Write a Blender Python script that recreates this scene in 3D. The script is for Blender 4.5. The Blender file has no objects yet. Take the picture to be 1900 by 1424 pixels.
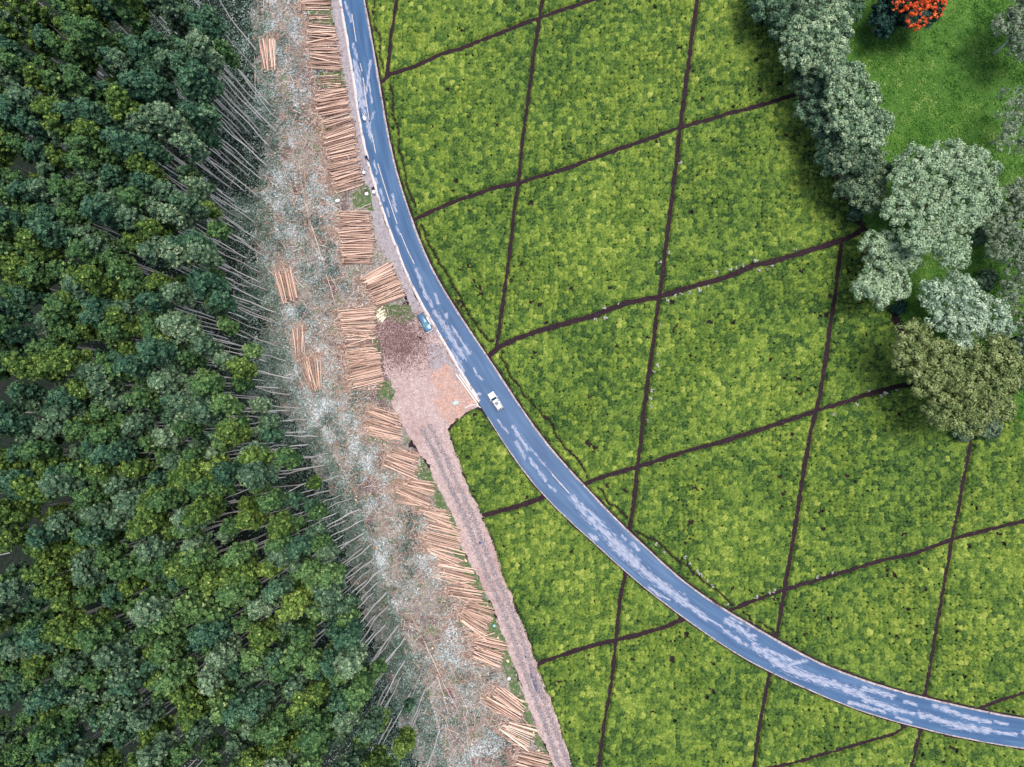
import bpy, math, random
import numpy as np
from mathutils import Vector, Matrix, Quaternion, geometry
random.seed(7); rng = np.random.default_rng(7)
S = bpy.context.scene
COL = S.collection
R_ = math.radians
# ------------------------------------------------------------------ camera
FPX, CH = 1267.0, 158.0                       # focal length in photo pixels, flying height in metres
cam = bpy.data.cameras.new('camera'); cam.sensor_width = 36; cam.lens = FPX*36/1900; cam.clip_end = 6000; cam.clip_start = 1
camo = bpy.data.objects.new('camera', cam); COL.objects.link(camo); S.camera = camo
nad = Vector((50/FPX, -78/FPX, -1)).normalized()
CQ = nad.rotation_difference(Vector((0, 0, -1)))
camo.rotation_mode = 'QUATERNION'; camo.rotation_quaternion = CQ; camo.location = (0, 0, CH)
CR = np.array(CQ.to_matrix())
S.render.resolution_x = 1024; S.render.resolution_y = 767
# ------------------------------------------------------------------ light
S.world = bpy.data.worlds.new('World'); S.world.use_nodes = True
wn = S.world.node_tree; wn.nodes.clear()
SUN_EL, SUN_ROT = 77, 62
sky = wn.nodes.new('ShaderNodeTexSky'); sky.sky_type = 'NISHITA'; sky.sun_disc = False
sky.sun_elevation = R_(SUN_EL); sky.sun_rotation = R_(SUN_ROT); sky.dust_density = 3.0; sky.air_density = 1.0
bg = wn.nodes.new('ShaderNodeBackground'); bg.inputs[1].default_value = 0.125
wo = wn.nodes.new('ShaderNodeOutputWorld')
wn.links.new(sky.outputs[0], bg.inputs[0]); wn.links.new(bg.outputs[0], wo.inputs[0])
sl = bpy.data.lights.new('sun', 'SUN'); sl.energy = 2.2; sl.angle = R_(30); sl.color = (1, 0.96, 0.9)
so = bpy.data.objects.new('sun', sl); COL.objects.link(so)
az = R_(SUN_ROT)
sd = Vector((math.sin(az)*math.cos(R_(SUN_EL)), math.cos(az)*math.cos(R_(SUN_EL)), math.sin(R_(SUN_EL))))
so.rotation_mode = 'QUATERNION'; so.rotation_quaternion = (-sd).to_track_quat('-Z', 'Y')
S.view_settings.view_transform = 'Standard'; S.view_settings.look = 'None'
S.view_settings.exposure = 0.75; S.view_settings.gamma = 1
# ------------------------------------------------------------------ measuring helpers
def P(u, v, z=0.0):
    """photo pixel -> point on the level plane at height z"""
    u = np.asarray(u, float); v = np.asarray(v, float)
    d = np.stack([(u-950)/FPX, (712-v)/FPX, -np.ones_like(u)], -1) @ CR.T
    t = (CH-z)/(-d[..., 2])
    return d[..., :2]*t[..., None]
def PIX(x, y, z=0.0):
    p = np.stack([np.asarray(x, float), np.asarray(y, float), np.zeros_like(np.asarray(x, float))+z-CH], -1) @ CR
    return 950+FPX*p[..., 0]/(-p[..., 2]), 712-FPX*p[..., 1]/(-p[..., 2])
def PL(pts, z=0.0):
    a = np.array(pts, float); return P(a[:, 0], a[:, 1], z)
def vnoise(x, y, s, seed=0):
    g = np.random.default_rng(seed).random((256, 256))
    X = x/s+1000.3; Y = y/s+1000.7; i = np.floor(X).astype(int); j = np.floor(Y).astype(int)
    fx = X-i; fy = Y-j; fx = fx*fx*(3-2*fx); fy = fy*fy*(3-2*fy)
    a = g[i % 256, j % 256]; b = g[(i+1) % 256, j % 256]; c = g[i % 256, (j+1) % 256]; d = g[(i+1) % 256, (j+1) % 256]
    return (a*(1-fx)+b*fx)*(1-fy)+(c*(1-fx)+d*fx)*fy
def fbm(x, y, s, seed=0):
    return (vnoise(x, y, s, seed)*4+vnoise(x, y, s/2, seed+1)*2+vnoise(x, y, s/4, seed+2))/7
def inpoly(x, y, poly):
    r = np.zeros(x.shape, bool); n = len(poly)
    for i in range(n):
        x1, y1 = poly[i]; x2, y2 = poly[(i+1) % n]
        if y1 == y2: continue
        c = ((y1 > y) != (y2 > y)) & (x < (x2-x1)*(y-y1)/(y2-y1)+x1); r ^= c
    return r
def resample(pts, n):
    a = np.array(pts, float); s = np.r_[0, np.cumsum(np.hypot(*np.diff(a, axis=0).T))]
    t = np.linspace(0, s[-1], n); o = np.stack([np.interp(t, s, a[:, 0]), np.interp(t, s, a[:, 1])], 1)
    k = max(1, n//60)
    for _ in range(3):
        q = o.copy()
        for i in range(k, n-k): q[i] = o[i-k:i+k+1].mean(0)
        o = q
    return o
# ------------------------------------------------------------------ object helpers
def tag(o, label=None, cat=None, group=None, kind=None):
    if label: o['label'] = label
    if cat: o['category'] = cat
    if group: o['group'] = group
    if kind: o['kind'] = kind
    return o
def empty(name, loc=(0, 0, 0), rz=0.0):
    o = bpy.data.objects.new(name, None); o.empty_display_size = 0.3; COL.objects.link(o)
    o.location = loc; o.rotation_euler = (0, 0, rz); return o
def link(name, me, mat=None, parent=None, loc=None):
    if mat is not None and not me.materials: me.materials.append(mat)
    o = bpy.data.objects.new(name, me); COL.objects.link(o)
    if parent is not None: o.parent = parent
    if loc is not None: o.location = loc
    return o
def copy_tree(o, parent=None):
    c = o.copy(); COL.objects.link(c); c.parent = parent
    for ch in list(o.children): copy_tree(ch, c)
    return c
def npmesh(name, V, Q, tint=None, uv=None, smooth=False, extra=None):
    """mesh out of an (n,3) vertex array and an (m,4) quad array"""
    V = np.asarray(V, np.float32); Q = np.asarray(Q, np.int32)
    me = bpy.data.meshes.new(name); k = Q.shape[1]
    me.vertices.add(len(V)); me.vertices.foreach_set('co', V.ravel())
    me.loops.add(Q.size); me.loops.foreach_set('vertex_index', Q.ravel())
    me.polygons.add(len(Q)); me.polygons.foreach_set('loop_start', np.arange(0, Q.size, k, dtype=np.int32))
    if smooth: me.polygons.foreach_set('use_smooth', np.ones(len(Q), bool))
    at = {'tint': tint}; at.update(extra or {})
    for nm, a in at.items():
        if a is not None:
            x = me.attributes.new(nm, 'FLOAT', 'POINT'); x.data.foreach_set('value', np.asarray(a, np.float32))
    if uv is not None:
        x = me.attributes.new('lane', 'FLOAT_VECTOR', 'POINT')
        x.data.foreach_set('vector', np.c_[uv, np.zeros(len(uv))].astype(np.float32).ravel())
    me.update(calc_edges=True); me.validate(); return me
def gridquads(nr, nc, off=0):
    i = np.arange(nr-1)[:, None]*nc+np.arange(nc-1)[None]; i = i.ravel()+off
    return np.stack([i, i+1, i+nc+1, i+nc], 1)
# ------------------------------------------------------------------ materials
def newmat(name, rough=0.8, spec=0.2):
    m = bpy.data.materials.new(name); m.use_nodes = True; nt = m.node_tree; b = nt.nodes['Principled BSDF']
    b.inputs['Roughness'].default_value = rough; b.inputs['Specular IOR Level'].default_value = spec
    return m, nt, b
def N(nt, t, **k):
    n = nt.nodes.new(t)
    for a, v in k.items(): setattr(n, a, v)
    return n
def plain(name, c, rough=0.6, spec=0.3, metal=0.0, var=0.12, scale=8):
    m, nt, b = newmat(name, rough, spec); b.inputs['Metallic'].default_value = metal
    tc = N(nt, 'ShaderNodeTexCoord'); no = N(nt, 'ShaderNodeTexNoise'); no.inputs['Scale'].default_value = scale; no.inputs['Detail'].default_value = 5
    nt.links.new(tc.outputs['Object'], no.inputs['Vector'])
    r = N(nt, 'ShaderNodeValToRGB'); r.color_ramp.elements[0].position = .3; r.color_ramp.elements[1].position = .7
    r.color_ramp.elements[0].color = tuple(x*(1-var) for x in c)+(1,); r.color_ramp.elements[1].color = tuple(min(1, x*(1+var)) for x in c)+(1,)
    nt.links.new(no.outputs['Fac'], r.inputs['Fac']); nt.links.new(r.outputs['Color'], b.inputs['Base Color'])
    return m
def ramp(nt, stops):
    r = N(nt, 'ShaderNodeValToRGB'); e = r.color_ramp.elements
    while len(e) < len(stops): e.new(0.5)
    for i, (p, c) in enumerate(stops): e[i].position = p; e[i].color = tuple(c)+(1,)
    return r
def leafmat(name, stops, trans=0.25, obj=0.0, fine=0.35, rough=0.75):
    """foliage: the leaf's own colour from its tint, small noise, and a per-tree shift"""
    m, nt, b = newmat(name, rough, 0.07)
    a = N(nt, 'ShaderNodeAttribute', attribute_name='tint')
    tc = N(nt, 'ShaderNodeNewGeometry'); no = N(nt, 'ShaderNodeTexNoise'); no.inputs['Scale'].default_value = 1.7; no.inputs['Detail'].default_value = 3
    nt.links.new(tc.outputs['Position'], no.inputs['Vector'])
    m1 = N(nt, 'ShaderNodeMath', operation='MULTIPLY_ADD'); m1.inputs[1].default_value = fine; m1.inputs[2].default_value = -fine/2
    nt.links.new(no.outputs['Fac'], m1.inputs[0])
    ad = N(nt, 'ShaderNodeMath', operation='ADD'); nt.links.new(a.outputs['Fac'], ad.inputs[0]); nt.links.new(m1.outputs[0], ad.inputs[1])
    last = ad
    if obj:
        oi = N(nt, 'ShaderNodeObjectInfo'); m2 = N(nt, 'ShaderNodeMath', operation='MULTIPLY_ADD'); m2.inputs[1].default_value = obj; m2.inputs[2].default_value = -obj/2
        nt.links.new(oi.outputs['Random'], m2.inputs[0]); a2 = N(nt, 'ShaderNodeMath', operation='ADD')
        nt.links.new(ad.outputs[0], a2.inputs[0]); nt.links.new(m2.outputs[0], a2.inputs[1]); last = a2
    r = ramp(nt, stops); nt.links.new(last.outputs[0], r.inputs['Fac']); nt.links.new(r.outputs['Color'], b.inputs['Base Color'])
    if trans:
        t = N(nt, 'ShaderNodeBsdfTranslucent'); mx = N(nt, 'ShaderNodeMixShader'); mx.inputs[0].default_value = trans
        nt.links.new(r.outputs['Color'], t.inputs['Color']); nt.links.new(b.outputs[0], mx.inputs[1]); nt.links.new(t.outputs[0], mx.inputs[2])
        nt.links.new(mx.outputs[0], nt.nodes['Material Output'].inputs['Surface'])
    return m
def groundmat(name, layers, rough=0.9, bump=0.3, bscale=3.0):
    """layers: (noise scale, detail, threshold lo, hi, colour); the first one is the base ramp pair"""
    m, nt, b = newmat(name, rough, 0.1)
    g = N(nt, 'ShaderNodeNewGeometry'); prev = None
    for i, (sc, de, lo, hi, c) in enumerate(layers):
        if i == 0:
            no = N(nt, 'ShaderNodeTexNoise'); no.inputs['Scale'].default_value = sc; no.inputs['Detail'].default_value = de; no.inputs['Roughness'].default_value = .82
            nt.links.new(g.outputs['Position'], no.inputs['Vector'])
            r = ramp(nt, [(lo, c[0]), (hi, c[1])]); nt.links.new(no.outputs['Fac'], r.inputs['Fac']); prev = r.outputs['Color']; continue
        ma = N(nt, 'ShaderNodeMapping'); ma.inputs['Location'].default_value = (i*13.1, i*7.7, i*3.3); nt.links.new(g.outputs['Position'], ma.inputs['Vector'])
        no = N(nt, 'ShaderNodeTexNoise'); no.inputs['Scale'].default_value = sc; no.inputs['Detail'].default_value = de; no.inputs['Roughness'].default_value = .65
        nt.links.new(ma.outputs[0], no.inputs['Vector'])
        mr = N(nt, 'ShaderNodeMapRange'); mr.inputs['From Min'].default_value = lo; mr.inputs['From Max'].default_value = hi; nt.links.new(no.outputs['Fac'], mr.inputs['Value'])
        mx = N(nt, 'ShaderNodeMix', data_type='RGBA'); nt.links.new(mr.outputs[0], mx.inputs['Factor']); nt.links.new(prev, mx.inputs['A']); mx.inputs['B'].default_value = tuple(c)+(1,)
        prev = mx.outputs['Result']
    nt.links.new(prev, b.inputs['Base Color'])
    no = N(nt, 'ShaderNodeTexNoise'); no.inputs['Scale'].default_value = bscale; no.inputs['Detail'].default_value = 6; nt.links.new(g.outputs['Position'], no.inputs['Vector'])
    bp = N(nt, 'ShaderNodeBump'); bp.inputs['Strength'].default_value = bump; bp.inputs['Distance'].default_value = .3
    nt.links.new(no.outputs['Fac'], bp.inputs['Height']); nt.links.new(bp.outputs[0], b.inputs['Normal'])
    return m
M = {}
M['soil'] = groundmat('soil', [(1.5, 8, .35, .65, ((.010, .006, .009), (.038, .021, .028))), (.25, 4, .5, .9, (.03, .017, .02)), (3, 3, .58, .75, (.085, .06, .07))])
M['floor'] = groundmat('forest_litter', [(1.2, 8, .35, .65, ((.004, .009, .006), (.024, .034, .024))), (3, 5, .58, .8, (.05, .055, .045)), (.4, 4, .5, .8, (.025, .022, .022))])
M['slash'] = groundmat('slash_ground', [(1.4, 9, .38, .6, ((.09, .085, .075), (.34, .31, .28))), (.16, 5, .52, .62, (.10, .065, .075)), (.3, 6, .54, .62, (.10, .14, .07)), (2.5, 6, .55, .66, (.36, .3, .28)), (1.1, 6, .6, .68, (.34, .19, .12))], bump=.6)
M['dirt'] = groundmat('dirt', [(.9, 10, .34, .66, ((.24, .165, .155), (.54, .43, .41))), (.12, 5, .5, .8, (.27, .165, .15)), (2.2, 6, .58, .8, (.19, .11, .11)), (3.3, 4, .6, .8, (.5, .44, .43))], bump=.4)
M['gravel'] = groundmat('gravel', [(1.2, 9, .36, .64, ((.17, .15, .165), (.38, .34, .35))), (4, 6, .55, .75, (.46, .41, .4)), (.8, 6, .6, .7, (.22, .13, .15))], bump=.4)
M['lawn'] = groundmat('lawn', [(1.8, 8, .36, .64, ((.008, .045, .006), (.075, .165, .024))), (.05, 4, .3, 1.0, (.10, .20, .04)), (.1, 4, .45, 1.0, (.02, .07, .012)), (.5, 6, .5, .9, (.10, .17, .025))], bump=.5)
M['grass'] = groundmat('verge_grass', [(1.6, 8, .36, .64, ((.04, .08, .03), (.12, .18, .07))), (1.2, 6, .5, .62, (.22, .18, .15))], bump=.5)
M['kerb'] = groundmat('kerb_concrete', [(2.0, 8, .36, .64, ((.42, .36, .35), (.66, .6, .57))), (.5, 6, .58, .66, (.25, .2, .21))], bump=.3)
M['edge'] = groundmat('edge_concrete', [(1.4, 8, .35, .6, ((.16, .13, .135), (.5, .44, .44))), (.5, 6, .58, .68, (.10, .07, .08))], bump=.3)
def woodmat(name, a, b_, sc=2.2):
    m, nt, b = newmat(name, .75, .2)
    tc = N(nt, 'ShaderNodeTexCoord'); mp = N(nt, 'ShaderNodeMapping'); mp.inputs['Scale'].default_value = (.35, 5, 5)
    no = N(nt, 'ShaderNodeTexNoise'); no.inputs['Scale'].default_value = sc; no.inputs['Detail'].default_value = 6
    nt.links.new(tc.outputs['Object'], mp.inputs[0]); nt.links.new(mp.outputs[0], no.inputs['Vector'])
    oi = N(nt, 'ShaderNodeObjectInfo'); at = N(nt, 'ShaderNodeAttribute', attribute_name='tint')
    ad = N(nt, 'ShaderNodeMath', operation='ADD'); nt.links.new(oi.outputs['Random'], ad.inputs[0]); nt.links.new(at.outputs['Fac'], ad.inputs[1])
    fr = N(nt, 'ShaderNodeMath', operation='FRACT'); nt.links.new(ad.outputs[0], fr.inputs[0])
    mx = N(nt, 'ShaderNodeMath', operation='MULTIPLY_ADD'); mx.inputs[1].default_value = .68; nt.links.new(fr.outputs[0], mx.inputs[0])
    m3 = N(nt, 'ShaderNodeMath', operation='MULTIPLY_ADD'); m3.inputs[1].default_value = .9; m3.inputs[2].default_value = -.22; nt.links.new(no.outputs['Fac'], m3.inputs[0]); nt.links.new(m3.outputs[0], mx.inputs[2])
    r = ramp(nt, [(0.05, a), (.5, tuple((x+y)/2 for x, y in zip(a, b_))), (.9, b_)]); nt.links.new(mx.outputs[0], r.inputs['Fac']); nt.links.new(r.outputs['Color'], b.inputs['Base Color'])
    return m
M['log'] = woodmat('peeled_wood', (.14, .06, .045), (.80, .57, .45))
M['palelog'] = woodmat('pale_peeled_wood', (.5, .36, .26), (.86, .76, .64))
M['bark'] = woodmat('eucalyptus_bark', (.50, .43, .38), (.95, .90, .84), 1.2)
M['deadbark'] = woodmat('felled_bark', (.28, .16, .11), (.62, .5, .44), 1.2)
M['tbark'] = woodmat('tree_bark', (.12, .09, .08), (.3, .26, .23), 1.2)
M['silverbark'] = woodmat('silver_bark', (.4, .4, .4), (.66, .66, .64), 1.2)
# ------------------------------------------------------------------ the photograph's lines, measured in its pixels
ROAD_L = [(598, -160), (616, -60), (629, 0), (639, 60), (654, 150), (661, 200), (669, 260), (680, 300), (694, 350), (709, 400), (722, 430), (729, 450), (748, 500), (769, 550), (800, 600), (829, 650), (857, 700), (884, 740), (892, 752), (919, 800), (952, 850), (990, 900), (1035, 950), (1070, 977), (1104, 1012), (1136, 1037), (1164, 1066), (1202, 1097), (1246, 1129), (1272, 1151), (1303, 1173), (1344, 1198), (1379, 1224), (1423, 1246), (1474, 1268), (1518, 1290), (1600, 1321), (1647, 1337), (1704, 1350), (1774, 1369), (1900, 1390), (2060, 1412)]
ROAD_R = [(646, -160), (664, -60), (677, 0), (688, 60), (704, 150), (712, 200), (722, 260), (731, 300), (745, 350), (762, 400), (773, 430), (780, 450), (801, 500), (831, 550), (863, 600), (897, 650), (931, 700), (955, 740), (962, 750), (997, 800), (1036, 850), (1084, 900), (1130, 950), (1152, 974), (1190, 1006), (1221, 1037), (1259, 1072), (1291, 1097), (1325, 1119), (1357, 1138), (1411, 1170), (1455, 1195), (1493, 1217), (1537, 1239), (1600, 1260), (1644, 1277), (1698, 1290), (1742, 1301), (1818, 1318), (1900, 1334), (2060, 1354)]
RL = resample(PL(ROAD_L), 500); RR = resample(PL(ROAD_R), 500)
PATHS = [
 ([(709, 152), (723, 139), (764, 126), (821, 101), (853, 92), (884, 79), (941, 57), (998, 35), (1042, 20), (1105, -2), (1180, -26), (1260, -60)], 10),
 ([(767, 409), (802, 392), (846, 373), (878, 363), (916, 349), (960, 341), (995, 329), (1058, 311), (1093, 297), (1137, 281), (1200, 259), (1262, 237), (1350, 212), (1420, 193), (1478, 176), (1540, 160)], 9),
 ([(905, 662), (925, 645), (960, 628), (1000, 614), (1050, 600), (1100, 587), (1131, 574), (1163, 563), (1222, 551), (1279, 534), (1353, 513), (1395, 494), (1437, 485), (1500, 466), (1560, 447), (1585, 436), (1604, 424)], 11),
 ([(1084, 899), (1116, 886), (1179, 868), (1226, 853), (1274, 837), (1305, 829), (1337, 821), (1400, 801), (1440, 788), (1515, 762), (1574, 744), (1616, 731), (1668, 716), (1716, 709), (1760, 700)], 9),
 ([(1355, 1132), (1404, 1113), (1457, 1094), (1521, 1075), (1584, 1056), (1635, 1040), (1695, 1028), (1764, 1002), (1805, 990), (1900, 967), (2000, 940)], 8),
 ([(1815, 1315), (1856, 1299), (1900, 1285), (1990, 1255)], 8),
 ([(893, 958), (930, 948), (965, 939), (1010, 922)], 10),
 ([(985, 1238), (1008, 1228), (1041, 1217), (1088, 1201), (1139, 1189), (1190, 1176), (1234, 1164), (1270, 1147)], 9),
 ([(1340, 1450), (1426, 1424), (1470, 1416), (1534, 1397), (1594, 1380), (1657, 1363), (1681, 1347)], 7),
 ([(745, -60), (737, 0), (726, 63), (718, 142)], 8),
 ([(1014, -60), (1006, 0), (1001, 35), (990, 104), (979, 190), (970, 253), (962, 341), (955, 379), (948, 450), (936, 540), (927, 600), (921, 645)], 8),
 ([(1300, -60), (1293, 0), (1280, 100), (1268, 190), (1262, 237), (1255, 300), (1247, 363), (1239, 426), (1232, 490), (1223, 551), (1217, 600), (1206, 679), (1196, 752), (1187, 837), (1182, 868), (1177, 932), (1166, 988)], 9),
 ([(1163, 1055), (1151, 1107), (1143, 1186), (1134, 1274), (1123, 1331), (1110, 1424), (1103, 1490)], 8),
 ([(1562, 446), (1554, 510), (1549, 550), (1542, 592), (1534, 655), (1525, 708), (1515, 762), (1504, 803), (1490, 880), (1476, 974), (1456, 1094), (1445, 1155), (1440, 1188)], 9),
 ([(1429, 1245), (1411, 1337), (1398, 1424), (1388, 1490)], 8),
 ([(1812, 760), (1795, 850), (1780, 930), (1766, 1000), (1758, 1047), (1739, 1151), (1723, 1249), (1714, 1295)], 8),
 ([(1709, 1348), (1690, 1424), (1680, 1490)], 8),
 ([(1640, 500), (1656, 552), (1661, 592), (1674, 624), (1700, 660)], 15),
]
CRACKS = [[(691, -60), (692, 0), (695, 54), (706, 63), (704, 104), (711, 126), (714, 140)],
 [(722, 152), (729, 177), (729, 218), (739, 237), (742, 259), (741, 284), (750, 316), (756, 354), (772, 385), (771, 401)],
 [(780, 411), (790, 442), (812, 482), (832, 515), (846, 540), (855, 555), (865, 575), (877, 596), (889, 614), (899, 626), (907, 634), (919, 634)],
 [(929, 650), (929, 668), (939, 675), (942, 695), (956, 709), (971, 726), (977, 739), (990, 752), (1021, 783), (1034, 815), (1062, 843), (1084, 872), (1091, 888)],
 [(1106, 903), (1119, 916), (1128, 935), (1148, 944), (1163, 963)],
 [(1172, 984), (1201, 995), (1223, 1008), (1246, 1031), (1278, 1053), (1310, 1081), (1335, 1100), (1357, 1124)],
 [(1379, 1133), (1395, 1154), (1414, 1157), (1438, 1175)]]
TRACK_R = [(833, 798), (838, 815), (849, 850), (867, 900), (893, 955), (912, 998), (935, 1070), (955, 1122), (975, 1170), (994, 1228), (1006, 1262), (1022, 1300), (1045, 1370), (1062, 1424), (1085, 1500)]
TRACK_L = [(747, 800), (770, 825), (785, 850), (808, 900), (836, 950), (855, 1009), (880, 1060), (913, 1122), (951, 1232), (976, 1300), (1028, 1424), (1048, 1490)]
# ------------------------------------------------------------------ the setting
def flat(name, px=None, world=None, z=0.01, mat=None, jit=0.0, seed=0, kind='structure'):
    pts = PL(px) if world is None else np.array(world)
    # densify and roughen the outline
    out = []
    n = len(pts)
    for i in range(n):
        a, b = pts[i], pts[(i+1) % n]; L = np.hypot(*(b-a)); k = max(1, int(L/0.45)) if jit and L < 200 else 1
        for t in range(k): out.append(a+(b-a)*t/k)
    out = np.array(out)
    if jit:
        out[:, 0] += (fbm(out[:, 0], out[:, 1], 2.5, seed+5)-.5)*jit*2; out[:, 1] += (fbm(out[:, 0], out[:, 1], 2.5, seed+11)-.5)*jit*2
        out[:, 0] += (vnoise(out[:, 0], out[:, 1], .5, seed+15)-.5)*min(.6, jit); out[:, 1] += (vnoise(out[:, 0], out[:, 1], .5, seed+17)-.5)*min(.6, jit)
    n = len(out); vs, _, fs = geometry.delaunay_2d_cdt([Vector(p) for p in out], [(i, (i+1) % n) for i in range(n)], [], 1, 1e-4)[:3]
    keepf = []
    for f in fs:
        a, b_, c = (vs[i] for i in f[:3]); m_ = (a+b_+c)/3; ar = (b_-a).cross(c-a)
        if inpoly(np.array([m_.x]), np.array([m_.y]), out)[0]: keepf.append(list(f) if ar > 0 else list(f)[::-1])
    me = bpy.data.meshes.new(name); me.from_pydata([(p.x, p.y, z) for p in vs], [], keepf); me.update()
    return tag(link(name, me, mat), kind=kind)
g = 1500.0
me = npmesh('ground', [(-g, -g, 0), (g, -g, 0), (g, g, 0), (-g, g, 0)], [(0, 1, 2, 3)])
tag(link('ground', me, M['soil']), kind='structure')
flat('forest_floor', [(-900, -900), (560, -900), (560, -60), (540, 300), (560, 560), (600, 760), (720, 980), (800, 1180), (850, 1340), (900, 1560), (900, 2300), (-900, 2300)], z=.006, mat=M['floor'], jit=1.5)
flat('clearing_ground', [(470, -160), (600, -160), (618, 0), (650, 180), (668, 270), (690, 380), (720, 450), (760, 560), (720, 640), (740, 780), (800, 880), (850, 1000), (910, 1120), (960, 1250), (1020, 1400), (1050, 1490), (1060, 1560), (780, 1560), (760, 1400), (700, 1200), (660, 1080), (640, 960), (580, 850), (510, 760), (500, 640), (470, 500), (470, 380), (490, 260), (470, 120)], z=.012, mat=M['slash'], jit=3)
flat('dirt_track', [(776, 562), (745, 588), (706, 598), (700, 625), (714, 650), (716, 700), (722, 745), (740, 780)]+TRACK_L[1:]+TRACK_R[::-1]+[(838, 785), (852, 773), (868, 762), (884, 754), (893, 754), (880, 728), (850, 688), (815, 630), (795, 592)], z=.018, mat=M['dirt'], jit=.8, seed=3)
flat('gravel_shoulder', [(578, -160), (600, -60), (612, 0), (626, 80), (640, 150), (650, 215), (660, 270), (668, 330), (690, 400), (698, 450), (726, 490), (752, 545), (764, 578), (800, 612), (840, 660), (862, 720), (800, 690), (790, 640), (815, 640), (858, 703), (832, 655), (803, 605), (772, 553), (750, 503), (731, 453), (711, 403), (697, 353), (682, 300), (671, 260), (663, 200), (656, 150), (641, 60), (631, 0), (618, -60), (600, -160)], z=.024, mat=M['gravel'], jit=.35, seed=9)
flat('red_soil_patch', [(800, 690), (838, 682), (856, 702), (886, 748), (868, 760), (838, 783), (818, 780), (812, 740)], z=.030, mat=groundmat('red_soil', [(.8, 9, .36, .64, ((.32, .165, .12), (.60, .38, .30))), (2.5, 6, .5, .7, (.30, .2, .18)), (.6, 6, .45, .6, (.36, .26, .235)), (1.5, 5, .6, .72, (.52, .45, .42))], bump=.4), jit=2.2, seed=2)
flat('brown_leaf_patch', [(703, 612), (722, 600), (748, 605), (778, 640), (770, 655), (740, 662), (718, 655), (708, 640)], z=.026, mat=groundmat('brown_litter', [(2.4, 9, .36, .64, ((.12, .065, .07), (.28, .18, .18))), (.8, 5, .42, .62, (.32, .24, .225))], bump=.5), jit=2.4, seed=6)
GR = [[(702, 572), (722, 566), (760, 566), (768, 588), (752, 606), (734, 598), (716, 588), (700, 584)],
 [(560, -40), (612, -40), (618, 48), (572, 44), (566, 0)], [(578, 134), (632, 134), (640, 164), (590, 164)], [(588, 232), (612, 232), (606, 250), (590, 248)],
 [(672, 335), (684, 350), (694, 392), (660, 384), (652, 368)], [(688, 620), (704, 632), (706, 670), (694, 664)], [(700, 712), (724, 706), (734, 726), (724, 744), (700, 738)],
 [(776, 842), (790, 862), (812, 905), (838, 955), (853, 1010), (880, 1062), (912, 1124), (950, 1234), (975, 1302), (1024, 1420), (1044, 1488), (1024, 1488), (998, 1400), (962, 1310), (930, 1240), (896, 1180), (874, 1100), (846, 1040), (830, 980), (806, 935), (786, 900), (770, 870)],
 [(776, 788), (800, 800)][:0] or [(1000, 1300), (1001, 1300), (1001, 1301)]]
for i, gp in enumerate(GR[:-1]): flat('grass_verge', gp, z=.034, mat=M['grass'], jit=.7, seed=20+i)
flat('lawn', [(1530, -300), (2300, -300), (2300, 790), (1900, 790), (1800, 770), (1705, 665), (1662, 575), (1612, 440), (1560, 300), (1520, 150)], z=.012, mat=M['lawn'], jit=1.2, seed=31)
flat('puddle', [(983, 1238), (989, 1245), (996, 1262), (1002, 1278), (1008, 1297), (1006, 1300), (1000, 1288), (995, 1280), (990, 1270), (985, 1256)], z=.024, mat=plain('puddle_water', (.05, .06, .11), .12, .6), jit=.35, seed=4)
for i, (u, v, r) in enumerate([(975.5, 1219, 2.6), (842, 917, 3.5), (836, 905, 2.6), (850, 926, 2.4), (829, 853, 2.5)]):
    c = P(u, v); flat('puddle', world=[c+np.array([math.cos(a), math.sin(a)*1.3])*r*.125*(.7+.5*random.random()) for a in np.linspace(0, 6.0, 12)], z=.025, mat=bpy.data.materials['puddle_water'])
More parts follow.
